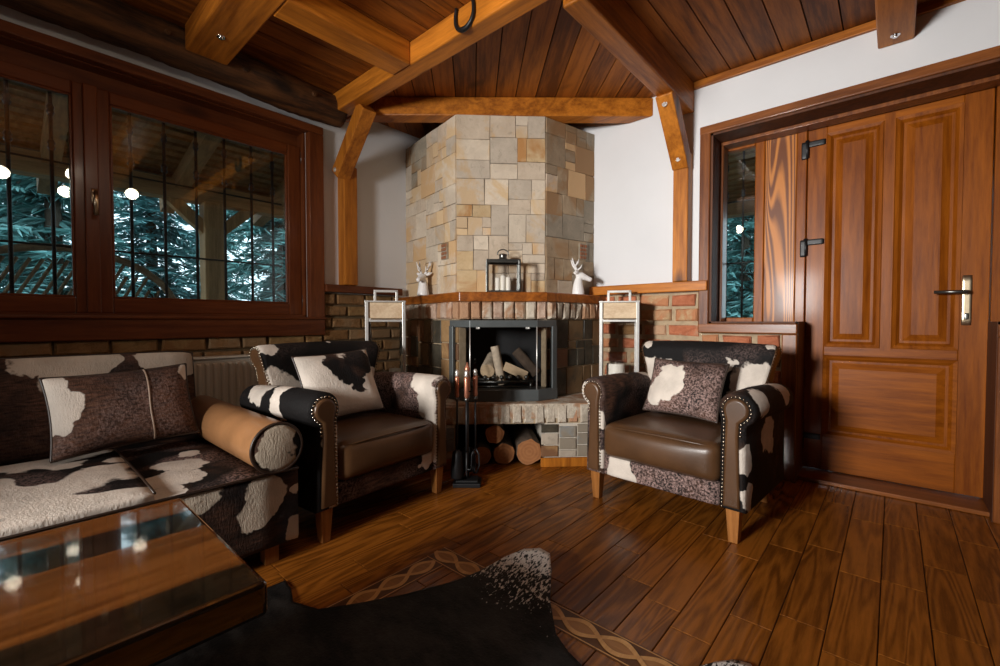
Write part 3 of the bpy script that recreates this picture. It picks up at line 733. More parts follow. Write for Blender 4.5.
# chimney breast
A = [(-3.0, 2.24), (-2.245, 2.09), (-1.815, 2.52), (-1.715, 3.0)]
mb = MB(); cen = Vector((-2.45, 2.5))
core = [tuple(Vector(p) + (cen - Vector(p)).normalized() * .006) for p in A] + [(-3.0, 3.0)]
mb.prism(core, 1.08, 2.301, 5)
for k, (p, u, n, L) in enumerate(facets(A)):
    rs = []; ashlar(.0, L, 1.09, 2.301, .23, .07, rs)
    for q in rs:
        wts = ((0, 0, 0, 3, 3, 3, 1, 1), (0, 0, 3, 3, 3, 1, 1, 2), (6, 6, 6, 4, 2, 4, 0, 6))[k]  # door-side flank takes darker stones in place of its shade
        mi = rng.choice(wts)
        if k == 0 and q[0] < L * .4 and q[2] > 1.9: mi = rng.choice((4, 1, 4))
        if k == 2 and q[0] > L * .5: mi = rng.choice((4, 4, 6, 6))
        block(mb, p, u, UP, shrink(q, .0013), .010, mi, .0022, .0025, n, .0018)
mb.build('chimney_breast', ['st1', 'st2', 'st3', 'st4', 'st5', 'mortar', 'st6'], FP)
for (k, uu, zz) in ((0, .60, 1.34), (2, .33, 1.36)):
    p, u, n, L = facets(A)[k]; m_ = MB()
    for i in range(3):
        for j in range(4): block(m_, p + n * .012, u, UP, (uu + i * .024, uu + i * .024 + .014 + .006 * ((i + j) % 2), zz + j * .028, zz + j * .028 + .02), .014, 0, .003, 0, n)
    m_.box(0, .085, 0, .115, 0, .012, 1, frame3(p + u * (uu - .006) + UP * (zz - .004) + n * .008, u, UP, n)); m_.build('vent_tile', ['terracotta', 'st5'], FP)
# mantel
Mn = [(-3.0, 2.13), (-2.062, 1.938), (-1.665, 2.335), (-1.585, 3.0)]
mb = MB(); mb.prism(Mn + [(-3.0, 3.0)], 1.026, 1.088); mantel = mb.build('mantel_shelf', 'mantel', FP, .006, 2)
# firebox body, tiled flanks and two rows of upright bricks
B = [(-3.0, 2.165), (-2.105, 1.98), (-1.70, 2.385), (-1.635, 3.0)]
mb = MB()
for k, (p, u, n, L) in enumerate(facets(B)):
    if k == 1: continue
    mb.box(0, L, 0, .05, .39, 1.03, 3, frame3(p - n * .05, u, n, UP))
    rs = []; ashlar(0, L, .395, .912, .22, .10, rs)
    for q in rs:
        near = (q[1] > L - .16) if k == 0 else (q[0] < .0)
        mi = rng.choice((0, 0, 0, 0, 2) if not near else (1, 2, 2)); block(mb, p, u, UP, shrink(q, .004), .012, mi, .003, .003, n)
mb.build('tiled_surround', ['sl1', 'sl2', 'sl3', 'mortar_d'], FP)
def soldiers(pts, z0, z1, bw_, t, name):
    m_ = MB()
    for k, (p, u, n, L) in enumerate(facets(pts)):
        N = max(1, round(L / bw_)); w = L / N
        m_.box(0, L, 0, .05, z0, z1, 2, frame3(p - n * .06, u, n, UP))
        for i in range(N):
            block(m_, p - n * .02, u, UP, (i * w + .005, (i + 1) * w - .005, z0 + .002, z1 - .001), t + .02 + rng.uniform(-.006, .006), rng.choice((0, 1, 1)), .010, .006, n, .002)
    return m_.build(name, ['sold1', 'sold2', 'mortar_d'], FP)
soldiers([(-3.0, 2.155), (-2.085, 1.962), (-1.683, 2.364), (-1.612, 3.0)], .914, 1.026, .0745, .018, 'upright_brick_course')
# interior
I = [(-2.12, 1.99), (-2.42, 2.22), (-1.93, 2.71), (-1.70, 2.40)]
mb = MB()
for p, q in zip(I, I[1:]): mb.add([(*p, .40), (*q, .40), (*q, .91), (*p, .91)], [(0, 1, 2, 3)])
mb.add([(*p, .455) for p in I], [(0, 1, 2, 3)]); mb.add([(*p, .905) for p in I], [(0, 1, 2, 3)])
mb.build('firebox_lining', 'stove_dark', FP)
# glazed steel bay
S1, G1, G2, S2 = (-2.165, 1.955), (-1.988, 1.962), (-1.689, 2.261), (-1.652, 2.42)
mb = MB(); bay = [S1, G1, G2, S2]
def grow(pts, g): return [tuple(Vector(p) + (Vector(p) - Vector((-1.95, 2.22))).normalized() * g) for p in pts]
Rb = [(-1.75, 2.42), (-2.15, 2.02)]
mb.prism(grow([S1, G1, G2, S2], .012) + Rb, .394, .468); mb.prism(grow([S1, G1, G2, S2], .004) + Rb, .862, .908)
for p, q, a, b in ((S1, G1, 0, .036), (S2, G2, 0, .040)):
    u = (Vector(q) - Vector(p)).normalized(); P0 = Vector((*p, 0)); u3 = Vector((*u, 0)); n3 = u3.cross(UP)
    mb.box(a, b, -.012, .012, .46, .87, 0, frame3(P0, u3, n3, UP))
sf = mb.build('stove_frame', 'stove', FP, .004)
mb = MB()
for p, q in ((S1, G1), (G1, G2), (G2, S2)):
    for (pp, zz0, zz1) in ((0, .468, .862),):
        n = Vector((q[1] - p[1], -(q[0] - p[0]), 0)).normalized() * .0035
        a, b = Vector((*p, 0)), Vector((*q, 0)); mb.add([a + UP * zz0, b + UP * zz0, b + UP * zz1, a + UP * zz1], [(0, 1, 2, 3)])
mb.build('stove_glass', 'fireglass', FP)
for g in (G1, G2): mb = MB(); mb.tube([(g[0], g[1], .465), (g[0], g[1], .865)], .004, 6); mb.build('glass_corner_strip', 'steel', FP)
for f_ in (.12, .86):
    p = Vector((*G1, .858)).lerp(Vector((*G2, .858)), f_); m_ = MB(); m_.rbox(p + Vector((.004, -.004, 0)), (.03, .012, .014), .004, 3, None, 0); m_.build('glass_clip', 'steel', FP)
# raised hearth with log niche
Hh = [(-3.0, 1.535), (-2.295, 1.535), (-1.2, 2.63), (-1.18, 3.0)]
soldiers(Hh, .268, .386, .0715, .0, 'hearth_brick_course')
mb = MB(); mb.prism(grow(Hh, -.012) + [(-3.0, 3.0)], .30, .392); mb.build('hearth_top', 'sold2', FP)
dn = dc(-3.83)
mb = MB(); body = grow(Hh, -.035) + [(-3.0, 3.0)]
mb.prism(clip(body, [(s2, s2, -.115)]), 0, .29, 3); mb.prism(clip(body, [(-s2, -s2, -.444)]), 0, .29, 3)
mb.prism(clip(clip(body, [(s2, s2, .444)]), [(-s2, -s2, .115), (s2, -s2, (-4.55) * s2)]), 0, .29, 4)
for k, (p, u, n, L) in enumerate(facets(grow(Hh, -.03))):
    spans = [(0, L)]
    if k == 1: spans = [(0, .40), (L - .565, L)]
    for a, b in spans:
        cols = max(1, round((b - a) / .105)); w = (b - a) / cols
        for i in range(cols):
            z = .058; off = .03 * (i % 2)
            hs = [.075 - off, .075, .075, .075]
            for h in hs:
                z1 = min(z + h, .266)
                if z1 - z > .02: block(mb, p, u, UP, (a + i * w + .005, a + (i + 1) * w - .005, z + .004, z1 - .004), .010, rng.choice((1, 1, 2, 0, 5)), .003, .002, n)
                z = z1
mb.build('hearth_base', ['sl1', 'sl2', 'sl3', 'mortar', 'stove_dark', 'st2'], FP)
for k, (p, u, n, L) in enumerate(facets(grow(Hh, -.03))):
    for a, b in ([(0, L)] if k != 1 else [(0, .40), (L - .565, L)]): mb = MB(); mb.box(a, b, 0, .018, 0, .056, 0, frame3(p, u, n, UP)); mb.build('hearth_baseboard', 'post', FP, .003)

# fire grate and fire logs
gt = thing('fire_grate', (-1.90, 2.17, .456), 'low iron fire grate with knobs behind the firebox glass', 'grate')
ga, gb = Vector((-2.05, 2.03, .505)), Vector((-1.76, 2.31, .505)); m_ = MB(); u = (gb - ga).normalized(); n = Vector((-u.y, u.x, 0))
m_.tube([ga, gb], .009, 8); m_.tube([ga + n * .15, gb + n * .15], .009, 8); m_.tube([ga, ga + n * .15], .008, 6); m_.tube([gb, gb + n * .15], .008, 6); m_.tube([ga - UP * .03, gb - UP * .03], .007, 8)
for f_ in (.03, .97):
    for nn in (0, .15): q = ga.lerp(gb, f_) + n * nn; m_.tube([q, q - UP * .048], .009, 6)
m_.build('grate_bars', 'pewter', gt)
for i in range(7):
    q = ga.lerp(gb, .1 + i * .133); m_ = MB(); m_.lathe([(.006, 0), (.006, .016), (.014, .024), (.015, .034), (.007, .044)], 10, 0, Matrix.Translation(q)); m_.build('knob', 'pewter', gt)
def log(name, a, b, r, label, bark='birch', group=None, n=16, tri=False, endm='endgrain'):
    a, b = Vector(a), Vector(b); d = (b - a); L = d.length; d.normalize(); x_ = d.orthogonal().normalized(); y_ = d.cross(x_)
    o = bpy.data.objects.new(name, None)
    m_ = MB(); rr = [r * (1 + rng.uniform(-.07, .07)) for _ in range(n)]
    T = lambda p, s_: [p + x_ * (math.cos(2 * math.pi * k / n) * rr[k] * s_) + y_ * (math.sin(2 * math.pi * k / n) * rr[k] * s_) for k in range(n)]
    if tri: n = 3; T = lambda p, s_: [p + x_ * (r * s_ * q[0]) + y_ * (r * s_ * q[1]) for q in ((-1, -.5), (1, -.6), (.1, 1))]
    bpy.data.objects.remove(o)
    rings = [T(a, .96), T(a + d * .006, 1)] + [T(a.lerp(b, f_), 1 + rng.uniform(-.03, .03)) for f_ in (.3, .6)] + [T(b - d * .006, 1), T(b, .96)]
    vs = [p - a for q in rings for p in q]; fs = [(i * n + k, i * n + (k + 1) % n, (i + 1) * n + (k + 1) % n, (i + 1) * n + k) for i in range(5) for k in range(n)]
    m_.add(vs, fs, 0, not tri)
    m_.add([p - a for p in rings[0]], [list(range(n - 1, -1, -1))], 1); m_.add([p - a for p in rings[-1]], [list(range(n))], 1)
    o = m_.build(name, [bark, endm]); o.location = a
    return tag(o, label, 'log', group)
fg = 'logs laid in the firebox'
log('fire_log', (-1.940, 2.215, .482), (-1.985, 2.19, .735), .031, 'slim pale birch log leaning upright in the middle of the firebox', group=fg)
log('fire_log', (-2.03, 2.165, .567), (-2.13, 2.34, .64), .050, 'short log showing a pale cut end behind the grate, beside the leaning birch log', group=fg, endm='split')
log('fire_log', (-1.892, 2.300, .705), (-1.768, 2.365, .553), .036, 'round dark log with a pale upper end leaning towards the firebox side glass', 'bark', fg, endm='split')
log('fire_log', (-1.925, 2.225, .612), (-1.800, 2.305, .548), .034, 'split log showing its pale wedge face below the round dark log', 'split', fg, tri=True, endm='split')
ng = 'logs stored under the hearth'; back = Vector((-s2, s2, 0))
for (p, r, L, lab) in (((-1.842, 2.033, .199), .061, .38, 'round log lying on top of the stored logs under the hearth'), ((-1.813, 2.087, .070), .068, .42, 'round log at the bottom of the niche between the half-hidden log and the biggest log'), ((-1.690, 2.183, .085), .082, .42, 'biggest round log stored in the niche under the hearth'), ((-1.912, 1.990, .062), .060, .40, 'stored log half hidden behind the fire tools')):
    log('stored_log', p, Vector(p) + back * L, r, lab, 'bark', ng)

# fire tools
tsx, tsy = -1.75, 1.705; rz = R(41)
T0 = Matrix.Translation((tsx, tsy, 0)) @ Matrix.Rotation(rz, 4, 'Z')
st = thing('fire_tool_stand', (tsx, tsy, 0), 'black stand holding the fire tools in front of the log niche', 'tool stand')
m_ = MB(); m_.box(-.075, .075, -.06, .06, 0, .022, 0, T0); m_.box(-.06, .06, -.045, .045, .022, .034, 0, T0); m_.build('base', 'black_iron', st, .003)
m_ = MB(); m_.tube([T0 @ Vector((0, 0, .03)), T0 @ Vector((0, 0, .60))], .009, 8); m_.build('pole', 'black_iron', st)
m_ = MB(); m_.lathe([(.009, .59), (.014, .60), (.011, .615), (.015, .63), (.016, .645), (.008, .655), (.004, .675)], 12, 0, T0); m_.build('finial', 'copper', st)
m_ = MB()
for a in range(4):
    q = Vector((math.cos(a * math.pi / 2), math.sin(a * math.pi / 2), 0)); m_.tube([T0 @ Vector((0, 0, .515)), T0 @ (q * .020 + UP * .515), T0 @ (q * .025 + UP * .528)], .004, 6)
m_.build('hook_ring', 'black_iron', st)
def tool(name, off, head, label):
    t = thing(name, T0 @ Vector((*off, .06)), label, 'fire tool', 'fire tools on the black stand'); B_ = T0 @ Matrix.Translation((*off, 0))
    m_ = MB(); m_.tube([B_ @ Vector((0, 0, .19)), B_ @ Vector((0, 0, .49))], .0055, 6); m_.build('shaft', 'black_iron', t)
    m_ = MB(); m_.lathe([(.008, .485), (.013, .495), (.0125, .53), (.0135, .59), (.011, .60)], 12, 0, B_); m_.build('handle', 'copper', t)
    m_ = MB(); m_.lathe([(.009, .60), (.013, .607), (.009, .616), (.012, .626), (.005, .637)], 12, 0, B_); m_.build('handle_knob', 'steel', t)
    m_ = MB(); m_.lathe([(.007, .465), (.013, .475), (.012, .484), (.008, .488)], 12, 0, B_); m_.build('collar', 'pewter', t)
    m_ = MB(); head(m_, B_); m_.build('head', 'black_iron', t); return t
def h_brush(m, B_): m.lathe([(.012, .20), (.026, .185), (.03, .15), (.038, .05), (.034, .045)], 14, 0, B_)
def h_shovel(m, B_):
    m.prism([(-.04, 0), (.04, 0), (.045, .10), (.02, .14), (-.02, .14), (-.045, .10)], -.002, .002, 0, B_ @ Matrix.Translation((0, -.01, .055)) @ Matrix.Rotation(R(90), 4, 'X'))
    for s_ in (-1, 1): m.box(s_ * .043 - .002, s_ * .043 + .002, -.03, -.008, .06, .15, 0, B_)
def h_poker(m, B_): m.tube([B_ @ Vector(p) for p in ((0, 0, .2), (0, 0, .07), (.004, 0, .05))], [.0055, .0055, .001], 6); m.tube([B_ @ Vector(p) for p in ((0, 0, .10), (.02, 0, .095), (.026, 0, .115))], [.005, .004, .001], 6)
def h_tongs(m, B_):
    for s_ in (-1, 1): m.tube([B_ @ Vector(p) for p in ((0, 0, .2), (s_ * .02, 0, .16), (s_ * .022, 0, .10), (s_ * .004, 0, .055))], .0045, 6)
tool('hearth_brush', (-.053, -.024), h_brush, 'copper-handled hearth brush hanging on the stand, beside the chair arm')
tool('hearth_shovel', (0, .046), h_shovel, 'copper-handled ash shovel hanging at the rear of the tool stand')
tool('fire_tongs', (.044, .012), h_tongs, 'copper-handled fire tongs hanging on the stand on the side of the log niche')
tool('fire_poker', (0, -.048), h_poker, 'copper-handled poker hanging at the front of the tool stand')

# ------------------------------------------------------------------ mantel ornaments
def candle(p, r, h, label, group=None):
    m_ = MB(); m_.lathe([(r * .97, 0), (r, .004), (r, h - .006), (r * .93, h), (r * .5, h - .004)], 20); m_.tube([(0, 0, h - .006), (.001, 0, h + .012)], .0014, 6)
    o = m_.build('candle', 'wax'); o.location = p; return tag(o, label, 'candle', group)
def deer(loc, yaw, label, fwd=1.0):
    t = thing('deer_head_figurine', loc, label, 'figurine')
    Tm = Matrix.Translation(loc) @ Matrix.Rotation(yaw, 4, 'Z')          # looks along local +x
    m_ = MB()
    m_.tube([Tm @ Vector(p) for p in ((-.004, 0, 0), (-.004, 0, .02), (-.006, 0, .07), (-.002, 0, .105), (.006, 0, .125))], [.044, .043, .034, .027, .022], 16)
    m_.tube([Tm @ Vector(p) for p in ((-.022, 0, .135), (-.008, 0, .137), (.02, 0, .132), (.055, 0, .118), (.082, 0, .106), (.09, 0, .102))], [.012, .026, .027, .019, .016, .010], 14)
    for s_ in (-1, 1): m_.tube([Tm @ Vector(p) for p in ((-.012, s_ * .018, .148), (-.022, s_ * .042, .160), (-.03, s_ * .062, .168))], [.009, .013, .003], 10)
    o = m_.build('bust', 'white_cer', t); md = o.modifiers.new('join', 'REMESH'); md.mode = 'VOXEL'; md.voxel_size = .0035; md.use_smooth_shade = True
    sm = o.modifiers.new('soft', 'SMOOTH'); sm.factor = .5; sm.iterations = 4
    for s_ in (-1, 1):
        a = MB(); P = lambda x, y, z: Tm @ Vector((x, s_ * y, z))
        a.tube([P(-.006, .012, .152), P(-.022, .026, .185), P(-.040, .040, .215), P(-.052, .046, .255)], [.0085, .0075, .006, .003], 8)
        a.tube([P(-.030, .032, .198), P(-.012, .046, .222), P(-.006, .05, .245)], [.0065, .005, .002], 8)
        a.tube([P(-.014, .020, .170), P(.010, .030, .190), P(.018, .033, .210)], [.0065, .005, .002], 8)
        a.build('antler', 'white_cer', t)
    return t
deer((-2.58, 2.064, 1.0885), R(-62), 'white ceramic deer head facing the room on the window end of the mantel')
deer((-1.678, 2.74, 1.0885), R(38), 'white ceramic deer head in profile on the door end of the mantel')

def hurricane(loc, yaw):
    t = thing('mantel_lantern', loc, 'flat dark metal and glass lantern with ring handle standing on the mantel', 'lantern'); Tm = Matrix.Translation(loc) @ Matrix.Rotation(yaw, 4, 'Z')
    w, d, h = .105, .055, .205
    m_ = MB(); m_.box(-w - .006, w + .006, -d - .006, d + .006, 0, .012, 0, Tm); m_.build('base', 'pewter', t, .002)
    m_ = MB()
    for sx in (-1, 1):
        for sy in (-1, 1): m_.box(sx * w - .007, sx * w + .007, sy * d - .006, sy * d + .006, .012, h, 0, Tm)
    for sy in (-1, 1): m_.box(-w, w, sy * d - .005, sy * d + .005, h - .014, h, 0, Tm)
    for sx in (-1, 1): m_.box(sx * w - .005, sx * w + .005, -d, d, h - .014, h, 0, Tm)
    m_.build('frame', 'pewter', t, .0015)
    m_ = MB(); m_.box(-w - .006, w + .006, -d - .006, d + .006, h, h + .008, 0, Tm); m_.lathe([(.05, h + .008), (.034, h + .014), (.026, h + .022), (.026, h + .036), (.030, h + .040), (.024, h + .048), (.006, h + .052)], 16, 0, Tm); m_.build('lid', 'pewter', t, .001)
    m_ = MB(); m_.tube([Tm @ Vector((.036 * math.cos(a), 0, h + .05 + .028 * math.sin(a))) for a in [math.pi * i / 12 * 1.16 - .25 for i in range(13)]], .004, 8); m_.build('ring_handle', 'pewter', t)
    for sy in (-1, 1):
        m_ = MB(); m_.box(-w + .007, w - .007, sy * d - .0012, sy * d + .0012, .012, h - .014, 0, Tm); m_.build('glass_pane', 'lampglass', t)
    for k, (x_, hh) in enumerate(((-.035, .085), (.0, .10), (.035, .09))):
        candle(Tm @ Vector((x_, 0, .0125)), .0165, hh, ('short white candle inside the mantel lantern, on the side of the window', 'tallest white candle in the middle of the mantel lantern', 'white candle inside the mantel lantern, on the side of the door')[k], 'candles in the mantel lantern')
hurricane((-1.93, 2.21, 1.0885), R(45))

def floor_lantern(loc, yaw, label, candles):
    t = thing('floor_lantern', loc, label, 'lantern', 'tall wood and steel lanterns'); Tm = Matrix.Translation(loc) @ Matrix.Rotation(yaw, 4, 'Z'); w = .115; h = .63
    m_ = MB(); m_.rbox((0, 0, .012), (.25, .25, .024), .004, 6, None, 0, Tm); m_.build('base', 'slab', t)
    for sx in (-1, 1):
        for sy in (-1, 1): m_ = MB(); m_.box(sx * w - .010, sx * w + .010, sy * w - .010, sy * w + .010, .024, h + .012, 0, Tm); m_.build('corner_post', 'steel', t, .002)
    for z in (.03, h - .125):
        m_ = MB()
        for s_ in (-1, 1): m_.box(-w, w, s_ * w - .007, s_ * w + .007, z, z + .014, 0, Tm); m_.box(s_ * w - .007, s_ * w + .007, -w, w, z, z + .014, 0, Tm)
        m_.build('rail', 'steel', t, .001)
    m_ = MB(); m_.rbox((0, 0, h - .052), (.222, .222, .104), .004, 8, None, 0, Tm); m_.build('top_block', 'slab', t)
    m_ = MB(); m_.box(-.128, .128, -.128, .128, h, h + .010, 0, Tm); m_.build('top_plate', 'steel', t, .002)
    m_ = MB()
    for s_ in (-1, 1): m_.box(s_ * .07 - .008, s_ * .07 + .008, -.008, .008, h + .01, h + .085, 0, Tm)
    m_.box(-.078, .078, -.008, .008, h + .07, h + .086, 0, Tm); m_.build('handle', 'steel', t, .002)
    for s_ in (-1, 1):
        m_ = MB(); m_.box(-w + .01, w - .01, s_ * w - .0015, s_ * w + .0015, .03, h - .115, 0, Tm); m_.build('glass_pane', 'lampglass', t)
        m_ = MB(); m_.box(s_ * w - .0015, s_ * w + .0015, -w + .01, w - .01, .03, h - .115, 0, Tm); m_.build('glass_pane', 'lampglass', t)
    for (x_, y_, r, hh, lab) in candles: candle(Tm @ Vector((x_, y_, .0245)), r, hh, lab, 'candles in the floor lanterns')
floor_lantern((-2.53, 1.715, .392), R(54), 'tall steel and pale wood lantern on the hearth behind the armchair next to the sofa', ((-.05, 0, .042, .13, 'lower cream candle in the lantern behind the armchair next to the sofa'), (.055, .02, .038, .165, 'taller cream candle in the lantern behind the armchair next to the sofa')))
floor_lantern((-1.385, 2.775, .392), R(27), 'tall steel and pale wood lantern on the hearth in front of the red brick', ((-.02, 0, .06, .20, 'thick white candle in the lantern in front of the red brick'),))

# horseshoe on the beam
hp_ = [(-.054, .058), (-.058, .045), (-.062, .025)] + [(-.062 * math.cos(R(a)), -.062 * math.sin(R(a))) for a in range(0, 181, 12)] + [(.062, .025), (.058, .045), (.054, .058)]
m_ = MB(); m_.tube([(-1.567 + x_, 1.513, 2.365 + z_) for x_, z_ in hp_], [.008 + .005 * (1 - abs(i - 10.5) / 10.5) for i in range(len(hp_))], 8)
tag(m_.build('horseshoe', 'black_iron'), 'black iron horseshoe hanging on the orange ceiling beam', 'horseshoe')

# radiator under the window
rd = thing('radiator', (-2.93, .75, .12), 'cream panel radiator under the window between sofa and armchair', 'radiator')
m_ = MB(); y0, y1 = .28, 1.42
m_.box(-2.940, -2.875, y0, y1, .12, .69)
k = y0 + .03
while k < y1 - .04:
    m_.add([(-2.875, k - .012, .15), (-2.860, k - .006, .155), (-2.860, k + .006, .155), (-2.875, k + .012, .15), (-2.875, k - .012, .665), (-2.860, k - .006, .655), (-2.860, k + .006, .655), (-2.875, k + .012, .665)], [(0, 1, 5, 4), (1, 2, 6, 5), (2, 3, 7, 6), (0, 3, 2, 1), (4, 5, 6, 7)]); k += .0385
m_.build('panel', 'radiator', rd, .004)
m_ = MB(); m_.box(-2.945, -2.861, y0 - .004, y1 + .004, .688, .70); m_.build('top_grille', 'radiator', rd, .003)
for y_ in (y0 + .05, y1 - .05): m_ = MB(); m_.tube([(-2.91, y_, .12), (-2.91, y_, .0)], .009, 8); m_.build('pipe', 'radiator', rd)

# ================================================================== SEATING
def offset(poly, d):
    n = len(poly); out = []
    a = sum(poly[i][0] * poly[(i + 1) % n][1] - poly[(i + 1) % n][0] * poly[i][1] for i in range(n)); sg = 1 if a > 0 else -1
    for i in range(n):
        p, c, q = Vector(poly[i - 1]), Vector(poly[i]), Vector(poly[(i + 1) % n]); e1 = (c - p).normalized(); e2 = (q - c).normalized()
        nn = Vector((-(e1.y + e2.y), e1.x + e2.x))
        if nn.length < 1e-6: nn = Vector((-e1.y, e1.x))
        out.append(tuple(c + nn.normalized() * d * sg))
    return out
def loft(mb, poly, st_, T, mi=0):
    """sections of a closed outline at stations (t, inset), rounded off at both ends"""
    n = len(poly); vs = []
    secs = [[(p[0], p[1], t) for p in (offset(poly, ins) if ins else poly)] for t, ins in st_]
    for s_ in secs: vs += [T @ Vector(p) for p in s_]
    mb.add(vs, [(i * n + k, i * n + (k + 1) % n, (i + 1) * n + (k + 1) % n, (i + 1) * n + k) for i in range(len(secs) - 1) for k in range(n)], mi, True)
    mb.add([T @ Vector(p) for p in secs[0]], [list(range(n - 1, -1, -1))], mi); mb.add([T @ Vector(p) for p in secs[-1]], [list(range(n))], mi)
def arcpts(cx, cz, r, a0, a1, n): return [(cx + r * math.cos(R(a0 + (a1 - a0) * i / n)), cz + r * math.sin(R(a0 + (a1 - a0) * i / n))) for i in range(n + 1)]
def studs(mb, path, step, r, nrm):
    path = [Vector(p) for p in path]; acc = 0; nrm = Vector(nrm)
    x_ = nrm.orthogonal().normalized(); y_ = nrm.cross(x_)
    for p, q in zip(path, path[1:]):
        L = (q - p).length; d = step - acc if acc else 0
        while d <= L:
            c = p.lerp(q, d / L if L else 0); vs = [c + nrm * r * .7]
            for rr, hh in ((.75, .45), (1, 0)): vs += [c + (x_ * math.cos(a) + y_ * math.sin(a)) * r * rr + nrm * r * hh for a in [k * math.pi / 3 for k in range(6)]]
            mb.add(vs, [(0, 1 + k, 1 + (k + 1) % 6) for k in range(6)] + [(1 + k, 7 + k, 7 + (k + 1) % 6, 1 + (k + 1) % 6) for k in range(6)], 0, True)
            d += step
        acc = (L - (d - step))
def piping(mb, path, r=.005, closed=True): mb.tube(path, r, 8, 0, True, closed)

def armchair(loc, rz, label, hides):
    t = thing('armchair', (0, 0, 0), label, 'armchair', 'cowhide armchairs by the fireplace')
    # arms: scrolled outline in (x, z), run along y
    prof = [(.275, .135), (.275, .50)] + arcpts(.338, .545, .072, 196, -62, 16) + [(.372, .44), (.375, .135)]
    for sg, hide in ((1, hides[0]), (-1, hides[1])):
        T = frame3((0, 0, 0), (sg, 0, 0), UP, (0, 1, 0)); m_ = MB(); pr = prof if sg > 0 else prof
        loft(m_, pr, [(-.350, .014), (-.346, .006), (-.336, 0), (-.1, 0), (.12, 0), (.24, .004)], T)
        m_.v = [Vector((v.x, v.y, v.z - max(0, (v.y + .1)) * .05 * (1 if v.z > .4 else 0))) for v in m_.v]
        ar = m_.build('arm', hide, t)
        m_ = MB(); pin = offset(prof, .024); pin2 = offset(prof, .024)
        loft(m_, pin, [(-.346, 0), (-.356, .001), (-.361, .005), (-.3625, .012)], T); m_.build('arm_facing', 'leather', ar)
        m_ = MB(); pth = [T @ Vector((p[0], p[1], -.353)) for p in offset(prof, .018)][:-1]; studs(m_, pth, .0155, .0055, (0, -1, 0)); 
        pth = [T @ Vector((p[0], p[1], -.3625)) for p in offset(prof, .030)][1:-1]
        m_.build('nailhead_trim', 'studs', ar)
    # back: outline in (y, z), run along x, wider at the top
    bp = [(.115, .14), (.115, .38), (.135, .52), (.160, .64)] + arcpts(.218, .722, .062, 190, -55, 14) + [(.275, .60), (.285, .36), (.25, .14)]
    fl = lambda v: Vector((v.x * (.86 + .30 * max(0, min(1, (v.z - .36) / .38)) ** 1.2), v.y + .03 * (1 - min(1, abs(v.x) / .3) ** 2) * (1 if v.z > .4 else 0), v.z + .008 * (1 - (v.x / .3) ** 2)))
    T = frame3((0, 0, 0), (0, 1, 0), UP, (1, 0, 0)); m_ = MB()
    loft(m_, bp, [(-.293, .012), (-.288, .004), (-.278, 0)] + [(-.2 + .1 * i, 0) for i in range(5)] + [(.278, 0), (.288, .004), (.293, .012)], T); m_.v = [fl(v) for v in m_.v]
    bk = m_.build('backrest', hides[2], t)
    for sg in (1, -1):
        m_ = MB(); T2 = frame3((0, 0, 0), (0, 1, 0), UP, (sg, 0, 0)); loft(m_, offset(bp, .012), [(.288, 0), (.296, .001), (.300, .006)], T2); m_.v = [fl(v) for v in m_.v]; m_.build('back_facing', 'leather', bk)
        m_ = MB(); studs(m_, [fl(T2 @ Vector((p[0], p[1], .2975))) for p in offset(bp, .008)][1:-2], .0155, .0055, (sg, 0, 0)); m_.build('nailhead_trim', 'studs', bk)
    # seat
    m_ = MB(); m_.rbox((0, -.115, .185), (.548, .46, .10), .012, 6); m_.build('seat_frame', hides[3], t)
    bul = lambda u, v, w: (0, -.022 * (1 - u * u) * (1 - w * w) if v < -.5 else 0, (.020 * (1 - u * u) * (1 - v * v) if w > 0 else 0))
    m_ = MB(); m_.rbox((0, -.125, .312), (.552, .475, .168), .040, 12, bul); sc = m_.build('seat_cushion', 'leather', t)
    m_ = MB(); y_ = -.125 - .2375 + .010; m_.tube([(-.262, y_ + .05, .379), (-.25, y_ + .012, .380)] + [(-.2 + .1 * i, y_ - .012 * (1 - (abs(-.2 + .1 * i) / .27) ** 2), .382 + .006 * (1 - (abs(-.2 + .1 * i) / .25) ** 2)) for i in range(5)] + [(.25, y_ + .012, .380), (.262, y_ + .05, .379)], .0045, 8); m_.build('piping', 'leather', sc)
    # legs, tapered
    for sx, y_, rake in ((-.325, -.315, 0), (.325, -.315, 0), (-.29, .20, .03), (.29, .20, .03)):
        m_ = MB(); a, b = .027, .018
        m_.add([(sx - b, y_ - b + rake, 0), (sx + b, y_ - b + rake, 0), (sx + b, y_ + b + rake, 0), (sx - b, y_ + b + rake, 0), (sx - a, y_ - a, .15), (sx + a, y_ - a, .15), (sx + a, y_ + a, .15), (sx - a, y_ + a, .15)], [(3, 2, 1, 0), (4, 5, 6, 7), (0, 1, 5, 4), (1, 2, 6, 5), (2, 3, 7, 6), (3, 0, 4, 7)])
        m_.build('leg', 'legwood', t, .003)
    t.location = loc; t.rotation_euler = (0, 0, rz); return t
h = cowhide
hr = [h('hide_arm_black_white', 4, .62, 3.6, None, .2, .1, .5, [(.42, -.24, .57, .085), (.385, -.31, .34, .05), (.385, -.31, .20, .055), (.38, -.04, .40, .09), (.36, .12, .58, .08)]),
      h('hide_arm_dark', 9, .18, 3.0, None, .7, .5, .45, [(-.35, -.02, .615, .04), (-.33, .16, .61, .055), (-.40, -.36, .52, .075), (-.285, -.36, .40, .05), (-.29, -.36, .22, .05)]),
      h('hide_back_black_top', 21, .50, 3.2, None, .12, .25, .45, [(-.31, .13, .60, .10), (-.18, .15, .655, .055), (.13, .15, .665, .05), (.24, .13, .58, .12), (-.33, .2, .77, .04), (.33, .2, .79, .04)]),
      h('hide_speckled_rail', 33, .42, 2.6, None, .5, 1.0, .2, [(-.18, -.34, .17, .075)])]
